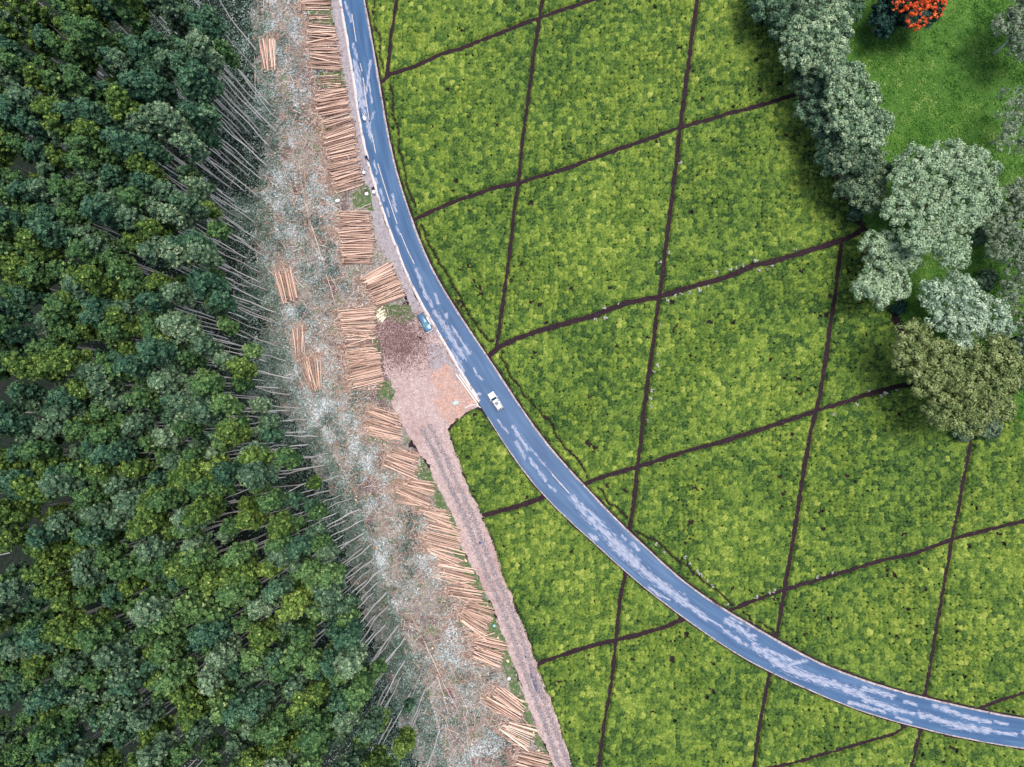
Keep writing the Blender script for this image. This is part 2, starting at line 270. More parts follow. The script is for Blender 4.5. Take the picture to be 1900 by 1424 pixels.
# road -------------------------------------------------------------
STREAKS = [(640, 5, 652, 40, 4), (655, 82, 664, 112, 4), (658, 116, 676, 196, 9), (656, 138, 672, 200, 8), (688, 112, 678, 178, 4), (684, 150, 690, 190, 3), (676, 205, 690, 262, 6), (694, 208, 682, 246, 3), (694, 300, 700, 322, 3), (697, 332, 700, 340, 4), (706, 352, 712, 372, 4), (728, 362, 734, 392, 5), (735, 420, 742, 436, 3), (718, 386, 722, 402, 3),
 (772, 500, 786, 538, 5), (787, 543, 801, 567, 6), (807, 545, 813, 563, 4), (828, 584, 829, 590, 5), (806, 579, 821, 599, 7), (821, 599, 838, 628, 9), (838, 628, 861, 664, 8), (838, 606, 862, 642, 4), (862, 642, 870, 655, 6), (836, 653, 846, 663, 6), (848, 666, 860, 690, 6), (880, 683, 885, 697, 4), (889, 698, 895, 705, 3), (887, 731, 891, 732, 4), (795, 588, 800, 594, 3),
 (923, 780, 944, 805, 3), (952, 793, 980, 834, 6), (958, 821, 974, 850, 5), (986, 834, 1018, 872, 2.4), (983, 853, 1012, 891, 5), (1021, 875, 1056, 916, 1.6), (1018, 900, 1030, 912, 4), (1062, 922, 1084, 954, 8), (1084, 954, 1110, 976, 10), (1078, 935, 1119, 973, 5), (1110, 976, 1135, 1001, 12), (1135, 1001, 1179, 1042, 13), (1094, 992, 1108, 1002, 6), (1155, 995, 1160, 1000, 5), (1172, 1008, 1184, 1020, 5),
 (1136, 1012, 1177, 1047, 10), (1177, 1047, 1221, 1081, 11), (1221, 1081, 1268, 1116, 12), (1202, 1088, 1227, 1107, 4), (1227, 1107, 1243, 1113, 3), (1272, 1119, 1310, 1148, 8), (1316, 1149, 1341, 1165, 3), (1349, 1152, 1398, 1184, 9), (1354, 1145, 1390, 1164, 2.4), (1344, 1170, 1385, 1198, 5), (1398, 1198, 1442, 1230, 10), (1442, 1230, 1474, 1246, 13), (1474, 1246, 1534, 1268, 12), (1420, 1205, 1468, 1227, 6), (1468, 1232, 1496, 1226, 6), (1543, 1268, 1600, 1290, 11), (1603, 1296, 1663, 1318, 9), (1603, 1277, 1657, 1292, 7), (1575, 1303, 1641, 1321, 5), (1663, 1331, 1689, 1340, 5), (1663, 1317, 1695, 1325, 5), (1679, 1302, 1701, 1308, 5), (1707, 1325, 1774, 1347, 8), (1774, 1347, 1834, 1356, 9), (1834, 1356, 1885, 1364, 5), (1733, 1309, 1793, 1331, 7), (1793, 1331, 1837, 1340, 6), (1846, 1340, 1870, 1344, 4), (1521, 1230, 1606, 1265, 1.4), (1900, 1360, 1990, 1380, 8)]
NC = 36; NR = 1500
rl = np.stack([np.interp(np.linspace(0, 499, NR), np.arange(500), RL[:, k]) for k in (0, 1)], 1)
rr = np.stack([np.interp(np.linspace(0, 499, NR), np.arange(500), RR[:, k]) for k in (0, 1)], 1)
fr = np.linspace(0, 1, NC)
XY = rl[:, None]*(1-fr[None, :, None])+rr[:, None]*fr[None, :, None]
along = np.r_[0, np.cumsum(np.hypot(*np.diff((rl+rr)/2, axis=0).T))]
X, Y = XY[..., 0].ravel(), XY[..., 1].ravel()
dry = np.zeros(len(X))
for (a, b, c, d, w) in STREAKS:
    A, B = P(a, b), P(c, d); w_ = w*.125*.66; ab = B-A
    bx = (X > min(A[0], B[0])-3) & (X < max(A[0], B[0])+3) & (Y > min(A[1], B[1])-3) & (Y < max(A[1], B[1])+3)
    px, py = X[bx]-A[0], Y[bx]-A[1]; t = np.clip((px*ab[0]+py*ab[1])/(ab@ab), 0, 1)
    dd = np.hypot(px-t*ab[0], py-t*ab[1]); dry[bx] = np.maximum(dry[bx], np.clip(1-.5*dd/w_, 0, 1))
lane = np.stack([np.tile(fr*7, NR), np.repeat(along, NC)], 1)
me = npmesh('road', np.c_[X, Y, np.full(len(X), .045)], gridquads(NR, NC), tint=dry, uv=lane)
m, nt, b = newmat('asphalt', .5, .22)
at = N(nt, 'ShaderNodeAttribute', attribute_name='tint'); la = N(nt, 'ShaderNodeAttribute', attribute_name='lane')
mp = N(nt, 'ShaderNodeMapping'); mp.inputs['Scale'].default_value = (2.2, .5, 1); nt.links.new(la.outputs['Vector'], mp.inputs[0])
no = N(nt, 'ShaderNodeTexNoise'); no.inputs['Scale'].default_value = 1.3; no.inputs['Detail'].default_value = 7; no.inputs['Roughness'].default_value = .7; nt.links.new(mp.outputs[0], no.inputs['Vector'])
ml = N(nt, 'ShaderNodeMath', operation='MULTIPLY_ADD'); ml.inputs[1].default_value = 3.0; ml.inputs[2].default_value = -1.5; nt.links.new(no.outputs['Fac'], ml.inputs[0])
ad = N(nt, 'ShaderNodeMath', operation='ADD'); nt.links.new(at.outputs['Fac'], ad.inputs[0]); nt.links.new(ml.outputs[0], ad.inputs[1])
mr = N(nt, 'ShaderNodeMapRange'); mr.inputs['From Min'].default_value = .42; mr.inputs['From Max'].default_value = .86; nt.links.new(ad.outputs[0], mr.inputs['Value'])
mp2 = N(nt, 'ShaderNodeMapping'); mp2.inputs['Scale'].default_value = (.9, .08, 1); nt.links.new(la.outputs['Vector'], mp2.inputs[0])
n2 = N(nt, 'ShaderNodeTexNoise'); n2.inputs['Scale'].default_value = 1.0; n2.inputs['Detail'].default_value = 6; nt.links.new(mp2.outputs[0], n2.inputs['Vector'])
rw = ramp(nt, [(.3, (.025, .066, .15)), (.55, (.042, .10, .20)), (.75, (.08, .145, .25))]); nt.links.new(n2.outputs['Fac'], rw.inputs['Fac'])  # wet asphalt: the blue of the reflected sky is put into its colour
rd = ramp(nt, [(.3, (.19, .22, .30)), (.7, (.35, .37, .45))]); nt.links.new(no.outputs['Fac'], rd.inputs['Fac'])
mx = N(nt, 'ShaderNodeMix', data_type='RGBA'); nt.links.new(mr.outputs[0], mx.inputs['Factor']); nt.links.new(rw.outputs['Color'], mx.inputs['A']); nt.links.new(rd.outputs['Color'], mx.inputs['B'])
nt.links.new(mx.outputs['Result'], b.inputs['Base Color'])
rg = N(nt, 'ShaderNodeMapRange'); rg.inputs['To Min'].default_value = .45; rg.inputs['To Max'].default_value = .85; nt.links.new(mr.outputs[0], rg.inputs['Value']); nt.links.new(rg.outputs[0], b.inputs['Roughness'])
M['asphalt'] = m
tag(link('road', me, m), kind='structure')
def strip(name, edge, side, w0, w1, z0, z1, mat, i0=0, i1=500, jit=.1, seed=0):
    """a raised band that runs along a road edge; cross-section with two real steps"""
    e = edge[i0:i1]; d = np.gradient(e, axis=0); nrm = np.stack([d[:, 1], -d[:, 0]], 1)/np.hypot(d[:, 0], d[:, 1])[:, None]*side
    n = len(e); s = np.arange(n)*.6
    ja = (fbm(s, s*0, 2., seed+1)-.5)*jit*2; jb = (fbm(s, s*0+9, 2., seed+2)-.5)*jit*2
    a = e+nrm*(w0+ja[:, None]*.4); c = e+nrm*(w1+jb[:, None])
    V = []
    for p, z in ((a, 0), (a, z1), (c, z1), (c, 0)): V.append(np.c_[p, np.full(n, z)])
    V = np.stack(V, 1).reshape(-1, 3); q = gridquads(n, 4)
    return tag(link(name, npmesh(name, V, q), mat), kind='structure')
def idx(edge, v):
    vv = PIX(edge[:, 0], edge[:, 1])[1]; return int(np.argmin(abs(vv-v)))
iL = idx(RL, 752)
strip('kerb', RL, -1, -.05, .62, 0, .11, M['kerb'], 0, iL, .22, 1)
strip('road_edging', RR, 1, -.05, .38, 0, .09, M['edge'], 0, 500, .16, 2)
strip('road_edging', RL, -1, -.05, .18, 0, .08, M['edge'], iL+6, 500, .12, 3)
# worn centre line
M['yellow'] = groundmat('worn_paint', [(2.5, 8, .4, .6, ((.5, .42, .36), (.78, .62, .42))), (3, 6, .5, .6, (.3, .33, .45))], bump=.05)
V = []; Q = []
for seg in [[(653, 26), (661, 78)], [(668.5, 118), (672, 133)], [(674, 145), (679, 185), (685, 223)], [(690, 249), (697, 284)], [(701, 304), (718, 360), (737, 416)], [(743, 433), (757, 467), (769, 490)], [(1024, 880), (1056, 915)]]:
    w = resample(PL(seg), 24); d = np.gradient(w, axis=0); nn = np.stack([d[:, 1], -d[:, 0]], 1)/np.hypot(d[:, 0], d[:, 1])[:, None]*.075
    o = len(V); V += [(*p, .050) for pr in zip(w-nn, w+nn) for p in pr]; Q += (gridquads(24, 2)+o).tolist()
tag(link('centre_line', npmesh('centre_line', V, Q), M['yellow']), kind='structure')
# ------------------------------------------------------------------ tea
M['tea'] = leafmat('tea_leaves', [(0, (.014, .036, .012)), (.3, (.050, .096, .020)), (.55, (.100, .158, .026)), (.8, (.165, .222, .036)), (1, (.28, .32, .07))], trans=0, fine=.35)
ST = .21; gx = np.arange(-52, 132, ST); gy = np.arange(-100, 118, ST)
GX, GY = np.meshgrid(gx, gy); nx, ny = len(gx), len(gy)
er = [tuple(PIX(*p)) for p in RR[::6]]; el = [tuple(PIX(*p)) for p in RL[::6]]
rightpoly = PL(er+[(2060, 760), (1900, 778), (1850, 775), (1800, 745), (1720, 690), (1690, 650), (1668, 600), (1650, 552), (1612, 440), (1590, 420), (1550, 330), (1520, 260), (1480, 180), (1462, 60), (1455, -160)])
j0 = next(i for i, p in enumerate(el) if p[1] > 765)
leftpoly = PL([(833, 800), (840, 788), (850, 779), (862, 770), (872, 762), (884, 759), (897, 768)]+el[j0:]+[(1990, 1560), (1102, 1560)]+TRACK_R[::-1])
ins = inpoly(GX, GY, rightpoly) | inpoly(GX, GY, leftpoly)
D = np.full(GX.shape, 9.0); DC = np.full(GX.shape, 9.0)
def segdist(arr, pts, hw, rad=3.0):
    for a, b_ in zip(pts[:-1], pts[1:]):
        i0 = max(0, int((min(a[0], b_[0])-rad-gx[0])/ST)); i1 = min(nx, int((max(a[0], b_[0])+rad-gx[0])/ST)+2)
        k0 = max(0, int((min(a[1], b_[1])-rad-gy[0])/ST)); k1 = min(ny, int((max(a[1], b_[1])+rad-gy[0])/ST)+2)
        if i1 <= i0 or k1 <= k0: continue
        x = GX[k0:k1, i0:i1]-a[0]; y = GY[k0:k1, i0:i1]-a[1]; ab = b_-a; L = max(1e-9, ab@ab); t = np.clip((x*ab[0]+y*ab[1])/L, 0, 1)
        arr[k0:k1, i0:i1] = np.minimum(arr[k0:k1, i0:i1], np.hypot(x-t*ab[0], y-t*ab[1])-hw)
for pts, w in PATHS: segdist(D, PL(pts), w*.125/2-.04)
segdist(D, RR, .5); segdist(D, RL, .36)
segdist(D, np.r_[leftpoly, leftpoly[:1]], .12); segdist(D, np.r_[rightpoly, rightpoly[:1]], .12)
for pts in CRACKS:
    w = resample(PL(pts), 60); w[:, 0] += (fbm(w[:, 0], w[:, 1], 1.1, 3)-.5)*1.1; w[:, 1] += (fbm(w[:, 0], w[:, 1], 1.1, 8)-.5)*1.1
    segdist(DC, w, .12)
main = (D > 0) & ins
D = D+(fbm(GX, GY, 1.2, 40)-.5)*.55
# jittered bush lattice: every tea bush is one cell
CS = 1.12
def bush(x, y):
    qx = x+(fbm(x, y, 5, 60)-.5)*1.0; qy = y+(fbm(x, y, 5, 63)-.5)*1.0
    ci, cj = np.floor(qx/CS).astype(int), np.floor(qy/CS).astype(int)
    f1 = np.full(x.shape, 9.); f2 = np.full(x.shape, 9.); idn = np.zeros(x.shape, int)
    T = np.random.default_rng(5).random((512, 512, 2))*.54+.23
    for a in (-1, 0, 1):
        for c in (-1, 0, 1):
            ii, jj = ci+a, cj+c; o = T[ii % 512, jj % 512]
            d = np.hypot((ii+o[..., 0])*CS-qx, (jj+o[..., 1])*CS-qy)
            nearer = d < f1; f2 = np.where(nearer, f1, np.minimum(f2, d)); idn = np.where(nearer, (ii % 512)*512+(jj % 512), idn); f1 = np.minimum(f1, d)
    return f1, f2, idn
F1, F2, ID = bush(GX, GY)
RB = np.random.default_rng(11).random((262144, 3))
h = .92+(RB[ID, 0]-.5)*.26+(fbm(GX, GY, 12, 71)-.5)*.3
crease = np.clip((F2-F1)/.28, 0, 1); thin = fbm(GX, GY, 7, 77)
h -= (1-crease)*(.20+.62*np.clip((thin-.42)*3, 0, 1)*(RB[ID, 2] > .25))
h -= F1**2*.25
gone = (RB[ID, 1] < .004) | ((RB[ID, 1] < .035) & (thin > .60)); h = np.where(gone & (F1 < .5), h-.5, h)
h += rng.normal(0, .075, h.shape)
h = np.where(DC < .25, np.minimum(h, .04+np.clip(DC, 0, 1)*2.), h)
k = np.clip((D+.05)/.35, 0, 1); k = k*k*(3-2*k)
h = np.maximum(h, .05)*k - (1-k)*.06
jx = GX+rng.normal(0, .035, h.shape); jy = GY+rng.normal(0, .035, h.shape)
spot = vnoise(GX, GY, .9, 91)
hole = ((gone & (F1 < .25+.3*spot)) | ((F2-F1 < .11) & (spot > .50-.28*np.clip((thin-.4)*4, 0, 1)))) & (D > .3)
hole |= (DC < .06) & (D > .1)
tint = .46+(RB[ID, 2]-.5)*.54+(fbm(GX, GY, 16, 80)-.5)*.36+(fbm(GX, GY, 3.0, 84)-.5)*.2+rng.normal(0, .17, h.shape)
tint = np.where((RB[ID, 0] > .985), tint+.3, tint)
# connected plots
lab = np.zeros(GX.shape, np.int32); cur = 0; st2 = 2
mc = main[::st2, ::st2]; lc = np.zeros(mc.shape, np.int32); H2, W2 = mc.shape
for a in range(H2):
    for c in range(W2):
        if mc[a, c] and not lc[a, c]:
            cur += 1; stack = [(a, c)]; lc[a, c] = cur
            while stack:
                y0, x0 = stack.pop()
                for y1, x1 in ((y0+1, x0), (y0-1, x0), (y0, x0+1), (y0, x0-1)):
                    if 0 <= y1 < H2 and 0 <= x1 < W2 and mc[y1, x1] and not lc[y1, x1]: lc[y1, x1] = cur; stack.append((y1, x1))
lab = np.repeat(np.repeat(lc, st2, 0), st2, 1)[:ny, :nx]
for _ in range(4):     # grow the plot ids over their own skirts
    z = lab == 0
    for sh in ((1, 0), (-1, 0), (0, 1), (0, -1)):
        r = np.roll(lab, sh, (0, 1)); lab = np.where(z & (lab == 0) & (r > 0), r, lab)
PLOTS = [((700, 60), 'narrow strip of tea between the top of the road and the first earth path'), ((860, 60), 'tea plot at the top edge between the two steep earth paths'),
 ((1130, 130), 'broad tea plot at the top left of the tall tree row, above the second long earth path'), ((850, 250), 'tea plot beside the road where the motorcycles pass, with a winding dark ditch'),
 ((1400, 90), 'tea plot in the shade of the silver green tree row at the top'), ((870, 480), 'wedge of tea along the outer bend of the road above the dark pickup'), ((1090, 450), 'tea plot in the middle of the upper field, left of the long steep earth path'),
 ((1400, 350), 'large tea plot running up to the silver green tree row'), ((1060, 740), 'tea plot across the road from the white car with a winding ditch'), ((1370, 680), 'large bright tea plot in the middle of the right-hand field'),
 ((1600, 600), 'tea plot beside the pale spreading tree and its bare earth corner'), ((1130, 930), 'small triangle of tea between the road and the long steep earth path'), ((1330, 950), 'tea plot with a long winding ditch above the lower bend of the road'),
 ((1640, 880), 'tea plot below the olive green tree'), ((1850, 900), 'tea plot at the right edge below the dark shrubs'), ((1400, 1140), 'small tea triangle by the lower bend, left of an earth path'),
 ((1590, 1150), 'tea plot above the patched stretch of road at the lower right'), ((1830, 1150), 'tea plot at the right edge above the road'), ((1880, 1310), 'sliver of tea at the right edge between road and path'),
 ((900, 860), 'small darker tea plot between the dirt track and the road junction'), ((1030, 1080), 'dark tea plot between the dirt track and the middle of the road'), ((1200, 1120), 'small tea triangle under the inner bend of the road'),
 ((1060, 1330), 'narrow tea plot beside the lower end of the dirt track'), ((1270, 1300), 'broad tea plot under the road at the bottom of the photo'), ((1520, 1350), 'tea plot between the road and the lowest earth path'),
 ((1560, 1415), 'small tea corner at the very bottom below the lowest earth path'), ((1800, 1410), 'tea strip under the road at the bottom right corner')]
q = gridquads(ny, nx); ql = lab.ravel()[q].max(1)
flatV = np.c_[jx.ravel(), jy.ravel(), h.ravel()]; tf = tint.ravel(); used_l = {}
keep = (D.ravel()[q].max(1) > -.12) & (ins.ravel()[q].any(1)) & (hole.ravel()[q].sum(1) < 3)
for L in range(1, cur+1):
    qq = q[(ql == L) & keep]
    if len(qq) < 600: continue
    u, inv = np.unique(qq, return_inverse=True)
    me = npmesh('tea_plot', flatV[u], inv.reshape(-1, 4), tint=tf[u])
    cu, cv = PIX(flatV[u, 0].mean(), flatV[u, 1].mean())
    li = min(range(len(PLOTS)), key=lambda i: math.hypot(PLOTS[i][0][0]-cu, PLOTS[i][0][1]-cv)+(1e4 if i in used_l else 0))
    used_l[li] = 1
    print('plot', L, len(qq), int(cu), int(cv), PLOTS[li][1])
    tag(link('tea_plot', me, M['tea']), PLOTS[li][1], 'tea plot', 'tea plots divided by earth paths', 'stuff')
# ------------------------------------------------------------------ leaf clumps
def cards(c, nrm, size, asp=1.0):
    """square leaf cards (n,3) centred at c and facing nrm"""
    n = len(c); r = rng.normal(size=(n, 3)); t = np.cross(nrm, r); t /= np.linalg.norm(t, axis=1)[:, None]+1e-9
    b_ = np.cross(nrm, t); b_ /= np.linalg.norm(b_, axis=1)[:, None]+1e-9
    s = (np.asarray(size)*np.ones(n))[:, None]/2
    V = np.stack([c-t*s*asp-b_*s*.6, c+t*s*asp-b_*s, c+t*s*asp*.7+b_*s, c-t*s*asp+b_*s*.8], 1).reshape(-1, 3)
    return V, np.arange(4*n).reshape(-1, 4)
def unit(n):
    v = rng.normal(size=(n, 3)); return v/np.linalg.norm(v, axis=1)[:, None]
def crown_mesh(name, lobes, sub=.9, per=42, leaf=.34, tvar=.3, flatz=1.0, inner=True, dens=4.0, low=-.45):
    """lobes (x,y,z,R): each lobe carries smaller tufts over its surface, each tuft is many leaf cards"""
    C_, Nn, Sz, T_ = [], [], [], []
    for (x, y, z, R) in lobes:
        K = max(5, int((R/sub)**2*dens)); d = unit(K*2); d = d[d[:, 2] > low][:K]
        rad = R*rng.uniform(.72, 1.05, len(d)); cc = np.array([x, y, z])+d*rad[:, None]*np.array([1, 1, flatz])
        for c, dd in zip(cc, d):
            sr = sub*rng.uniform(.6, 1.15); e = unit(per); e = e+dd*.55; e /= np.linalg.norm(e, axis=1)[:, None]
            C_.append(c+e*sr*rng.uniform(.55, 1.05, per)[:, None]*np.array([1, 1, .85])); Nn.append(e+unit(per)*.55)
            Sz.append(leaf*rng.uniform(.6, 1.3, per)); T_.append(np.full(per, .5+rng.normal(0, tvar*.45))+rng.normal(0, tvar*.3, per))
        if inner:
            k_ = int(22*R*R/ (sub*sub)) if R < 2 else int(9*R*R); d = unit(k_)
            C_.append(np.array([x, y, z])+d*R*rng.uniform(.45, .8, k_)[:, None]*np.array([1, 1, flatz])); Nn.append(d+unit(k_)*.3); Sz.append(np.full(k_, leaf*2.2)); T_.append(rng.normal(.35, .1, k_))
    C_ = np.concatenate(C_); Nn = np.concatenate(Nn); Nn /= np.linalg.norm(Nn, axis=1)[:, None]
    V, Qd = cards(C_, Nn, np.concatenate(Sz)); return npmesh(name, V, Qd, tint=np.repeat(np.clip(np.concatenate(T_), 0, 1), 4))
def tube(pts, rad, ns=7):
    """tapered tube through pts; returns verts, quads with closed ends"""
    pts = np.array(pts, float); n = len(pts); d = np.gradient(pts, axis=0); V = []
    for i in range(n):
        t = d[i]/np.linalg.norm(d[i]); a = np.cross(t, (0, 0, 1)) if abs(t[2]) < .9 else np.cross(t, (1, 0, 0)); a /= np.linalg.norm(a); b_ = np.cross(t, a)
        for k_ in range(ns): an = 2*math.pi*k_/ns; V.append(pts[i]+(a*math.cos(an)+b_*math.sin(an))*rad[i])
    V.append(pts[0]-d[0]*1e-4); V.append(pts[-1]+d[-1]*1e-4); Q = []
    for i in range(n-1):
        for k_ in range(ns): a0 = i*ns+k_; a1 = i*ns+(k_+1) % ns; Q.append((a0, a1, a1+ns, a0+ns))
    c0, c1 = n*ns, n*ns+1
    for k_ in range(0, ns-1, 2):
        Q.append((c0, (k_+2) % ns, k_+1, k_)); o = (n-1)*ns; Q.append((c1, o+k_, o+k_+1, o+(k_+2) % ns))
    if ns % 2: Q.append((c0, 0, ns-1, ns-1)); Q.append((c1, (n-1)*ns+ns-1, (n-1)*ns, (n-1)*ns))
    return np.array(V), [q_ for q_ in Q]
class TB:
    def __init__(s): s.v = []; s.f = []; s.n = 0; s.t = []
    def tube(s, pts, rad, ns=7, tint=0):
        V, Q = tube(pts, rad, ns); s.v += V.tolist(); s.t += [tint]*len(V)
        for q_ in Q:
            w = []; [w.append(i+s.n) for i in q_ if i+s.n not in w]; s.f.append(w)
        s.n += len(V)
    def box(s, c, d, rot=None):
        c = Vector(c); o = s.n
        for x in (-1, 1):
            for y in (-1, 1):
                for z in (-1, 1):
                    p = Vector((x*d[0]/2, y*d[1]/2, z*d[2]/2)); p = rot @ p if rot else p; s.v.append(tuple(c+p)); s.t.append(0)
        for q_ in ((0, 1, 3, 2), (4, 6, 7, 5), (0, 4, 5, 1), (2, 3, 7, 6), (0, 2, 6, 4), (1, 5, 7, 3)): s.f.append([i+o for i in q_])
        s.n += 8
    def mesh(s, name, smooth=True):
        me = bpy.data.meshes.new(name); me.from_pydata([tuple(p) for p in s.v], [], s.f)
        a = me.attributes.new('tint', 'FLOAT', 'POINT'); a.data.foreach_set('value', np.array(s.t, np.float32))
        if smooth: me.polygons.foreach_set('use_smooth', np.ones(len(me.polygons), bool))
        me.update(); return me
# ------------------------------------------------------------------ eucalyptus plantation
HUES = {'yellow green': [(0, (.012, .028, .012)), (.35, (.055, .11, .028)), (.65, (.19, .28, .06)), (1, (.46, .54, .15))],
 'mid green': [(0, (.010, .028, .016)), (.35, (.042, .10, .038)), (.65, (.14, .245, .08)), (1, (.38, .49, .19))],
 'blue green': [(0, (.009, .028, .022)), (.35, (.036, .092, .056)), (.65, (.115, .22, .115)), (1, (.34, .46, .27))],
 'grey green': [(0, (.012, .03, .022)), (.35, (.055, .11, .066)), (.65, (.17, .26, .14)), (1, (.46, .54, .34))]}
protos = []
for hi, (hue, stops) in enumerate(HUES.items()):
    lm = leafmat('leaves_'+hue.replace(' ', '_'), stops, trans=.06, obj=.25)
    for var in range(3):
        hgt = [38, 35, 30][var]; rx = [2.1, 1.85, 1.55][var]*random.uniform(.92, 1.08); ch = [9.2, 8.0, 6.4][var]
        bx, by = random.uniform(-.9, .9), random.uniform(-.9, .9); c1 = random.uniform(-.7, .7); c2 = random.uniform(-.7, .7)
        def axis(t, bx=bx, by=by, c1=c1, c2=c2, hgt=hgt):
            return (bx*t*t+c1*math.sin(t*5)*.45+.08*math.sin(t*17+c2*9), by*t*t+c2*math.sin(t*4+1)*.45+.08*math.sin(t*14+c1*9), t*hgt)
        ax0 = axis(0)
        tb = TB(); tb.tube([np.subtract(axis(i/12), (ax0[0], ax0[1], .15 if i == 0 else 0)) for i in range(13)], [.15*(1-.68*i/12)*(1.35 if i == 0 else 1) for i in range(13)], 7, random.random())
        lobes = []
        nl = [15, 13, 10][var]
        for i in range(nl):
            t = (i+.5)/nl; zz = hgt-ch+ch*t*1.02; wid = rx*(math.sin(math.pi*min(1, .16+t*.66))**.8)
            an = i*2.4+random.uniform(-.5, .5); rr_ = wid*random.uniform(.3, .62); R0 = random.uniform(.85, 1.25)*rx/1.9
            a_ = axis(zz/hgt); c = (a_[0]-ax0[0]+math.cos(an)*rr_, a_[1]-ax0[1]+math.sin(an)*rr_, zz); lobes.append((*c, R0))
            if i % 2 == 0:
                s0 = axis(max(.3, (zz-2.2)/hgt)); s0 = (s0[0]-ax0[0], s0[1]-ax0[1], s0[2]); tb.tube([s0, np.add(s0, np.subtract(c, s0)*.5)+np.array([0, 0, .1]), c], [.06, .045, .02], 5)
        for i in range(random.randint(2, 4)):     # dead snags on the bare stem
            z0 = hgt*random.uniform(.25, .6); a_ = axis(z0/hgt); a_ = np.array([a_[0]-ax0[0], a_[1]-ax0[1], z0]); an = random.uniform(0, 6.28)
            tb.tube([a_, a_+np.array([math.cos(an)*.5, math.sin(an)*.5, .5]), a_+np.array([math.cos(an)*1.1, math.sin(an)*1.1, .8])], [.03, .02, .01], 4)
        tm = tb.mesh('trunk'); tm.materials.append(M['bark'])
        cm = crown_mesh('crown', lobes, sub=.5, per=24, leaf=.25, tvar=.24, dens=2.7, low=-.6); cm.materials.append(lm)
        protos.append((hue, var, tm, cm))
FE = [(500, -260), (510, -60), (505, 30), (500, 120), (515, 200), (512, 290), (488, 380), (490, 450), (505, 530), (528, 600), (540, 665), (560, 745), (578, 790), (610, 835), (640, 870), (652, 920), (690, 965), (698, 1010), (722, 1060), (728, 1120), (765, 1200), (785, 1240), (800, 1300), (820, 1370), (835, 1424), (870, 1560)]
few = PL(FE); fpx = np.array(FE, float)
fpoly = PL(FE+[(-60, 1560), (-60, -260)])
pts = []; cell = {}
def ok(x, y, r):
    k0 = (int(x//4), int(y//4))
    for a in range(-2, 3):
        for c in range(-2, 3):
            for (p, q_, r2) in cell.get((k0[0]+a, k0[1]+c), ()):
                if math.hypot(p-x, q_-y) < min(r, r2): return False
    return True
xmin, ymin = fpoly.min(0); xmax, ymax = fpoly.max(0)
cand = np.c_[rng.uniform(xmin, xmax, 110000), rng.uniform(ymin, ymax, 110000)]
cand = cand[inpoly(cand[:, 0], cand[:, 1], fpoly)]
for x, y in cand:
    u, v = PIX(x, y); e = np.interp(v, fpx[:, 1], fpx[:, 0]); de = (e-u)*.125
    if v < -60 or u < 130: r = 6
    elif de < 1.5: r = 2.9
    elif de < 12: r = 2.55
    else: r = 2.5
    if de < 3 and random.random() < .55: continue
    if ok(x, y, r): cell.setdefault((int(x//4), int(y//4)), []).append((x, y, r)); pts.append((x, y, float(u), float(v), float(de)))
vis = []; rest = []
for p in pts:
    cu, cv = PIX(p[0], p[1], 34); bu, bv = p[2], p[3]
    inside = (-25 < cu < 1915 and -25 < cv < 1450)
    partly = (0 < bu < 1900 and 0 < bv < 1424)
    (vis if inside else rest).append((p, partly, float(cu), float(cv)))
vis.sort(key=lambda t: -t[2])
print('trees visible', len(vis), 'rest', len(rest))
ZN = lambda cu, cv: ('near the upper left corner' if cv < 480 and cu < 260 else 'near the lower left corner' if cv > 950 and cu < 260 else 'by the left edge of the photo' if cu < 260 else 'in the upper half of the plantation' if cv < 560 else 'in the lower part of the plantation' if cv > 1000 else 'in the middle of the plantation')
stuffV = {0: [[], [], []], 1: [[], [], []]}; so_ = [0, 0]
def mesh_arrays(me):
    V = np.empty(len(me.vertices)*3, np.float32); me.vertices.foreach_get('co', V)
    T = np.empty(len(me.vertices), np.float32); me.attributes['tint'].data.foreach_get('value', T); return V.reshape(-1, 3), T
proto_obj = {}
ntree = 0; stuff_list = []
for (p, partly, cu, cv) in vis:
    x, y, u, v, de = p
    if ntree >= 300: stuff_list.append((p, cu, cv)); continue
    ntree += 1
    w = np.array([.16, .38, .23, .23]) if de > 14 else np.array([.10, .28, .28, .34])
    if cv > 850: w = w*np.array([1.3, 1.2, .7, .8])
    if cv < 500: w = w*np.array([.7, 1, 1.3, 1.3])
    hi = rng.choice(4, p=w/w.sum()); var = rng.choice(3, p=[.45, .35, .2] if de > 1.5 else [.3, .4, .3])
    hue, _, tm, cm = protos[hi*3+var]
    key = hi*3+var
    if key not in proto_obj:
        t = empty('eucalyptus_tree'); link('trunk', tm, None, t); link('crown', cm, None, t); proto_obj[key] = t
    else: t = copy_tree(proto_obj[key])
    s = random.choice((random.uniform(.70, .88), random.uniform(.90, 1.08), random.uniform(.90, 1.08)))
    t.location = (x, y, 0); t.rotation_euler = (random.uniform(-.025, .025), random.uniform(-.025, .025), random.uniform(0, 6.28)); t.scale = (s*random.uniform(.92, 1.12),)*2+(s,)
    size = ['tall', 'medium tall', 'short'][var]
    RW = ['topmost', 'upper', 'middle upper', 'upper central', 'lower central', 'middle lower', 'lower', 'bottommost'][int(min(7, max(0, cv//178)))]
    lb = f'{size} {hue} eucalyptus in the {RW} plantation, '+('at its cut edge' if de < 8 else 'just inside the cut edge' if de < 16 else 'by the left photo edge' if cu < 130 else 'deep inside' if cu < 260 else 'between edge and heart')
    tag(t, lb, 'tree', lb.replace('eucalyptus', 'eucalyptuses'))
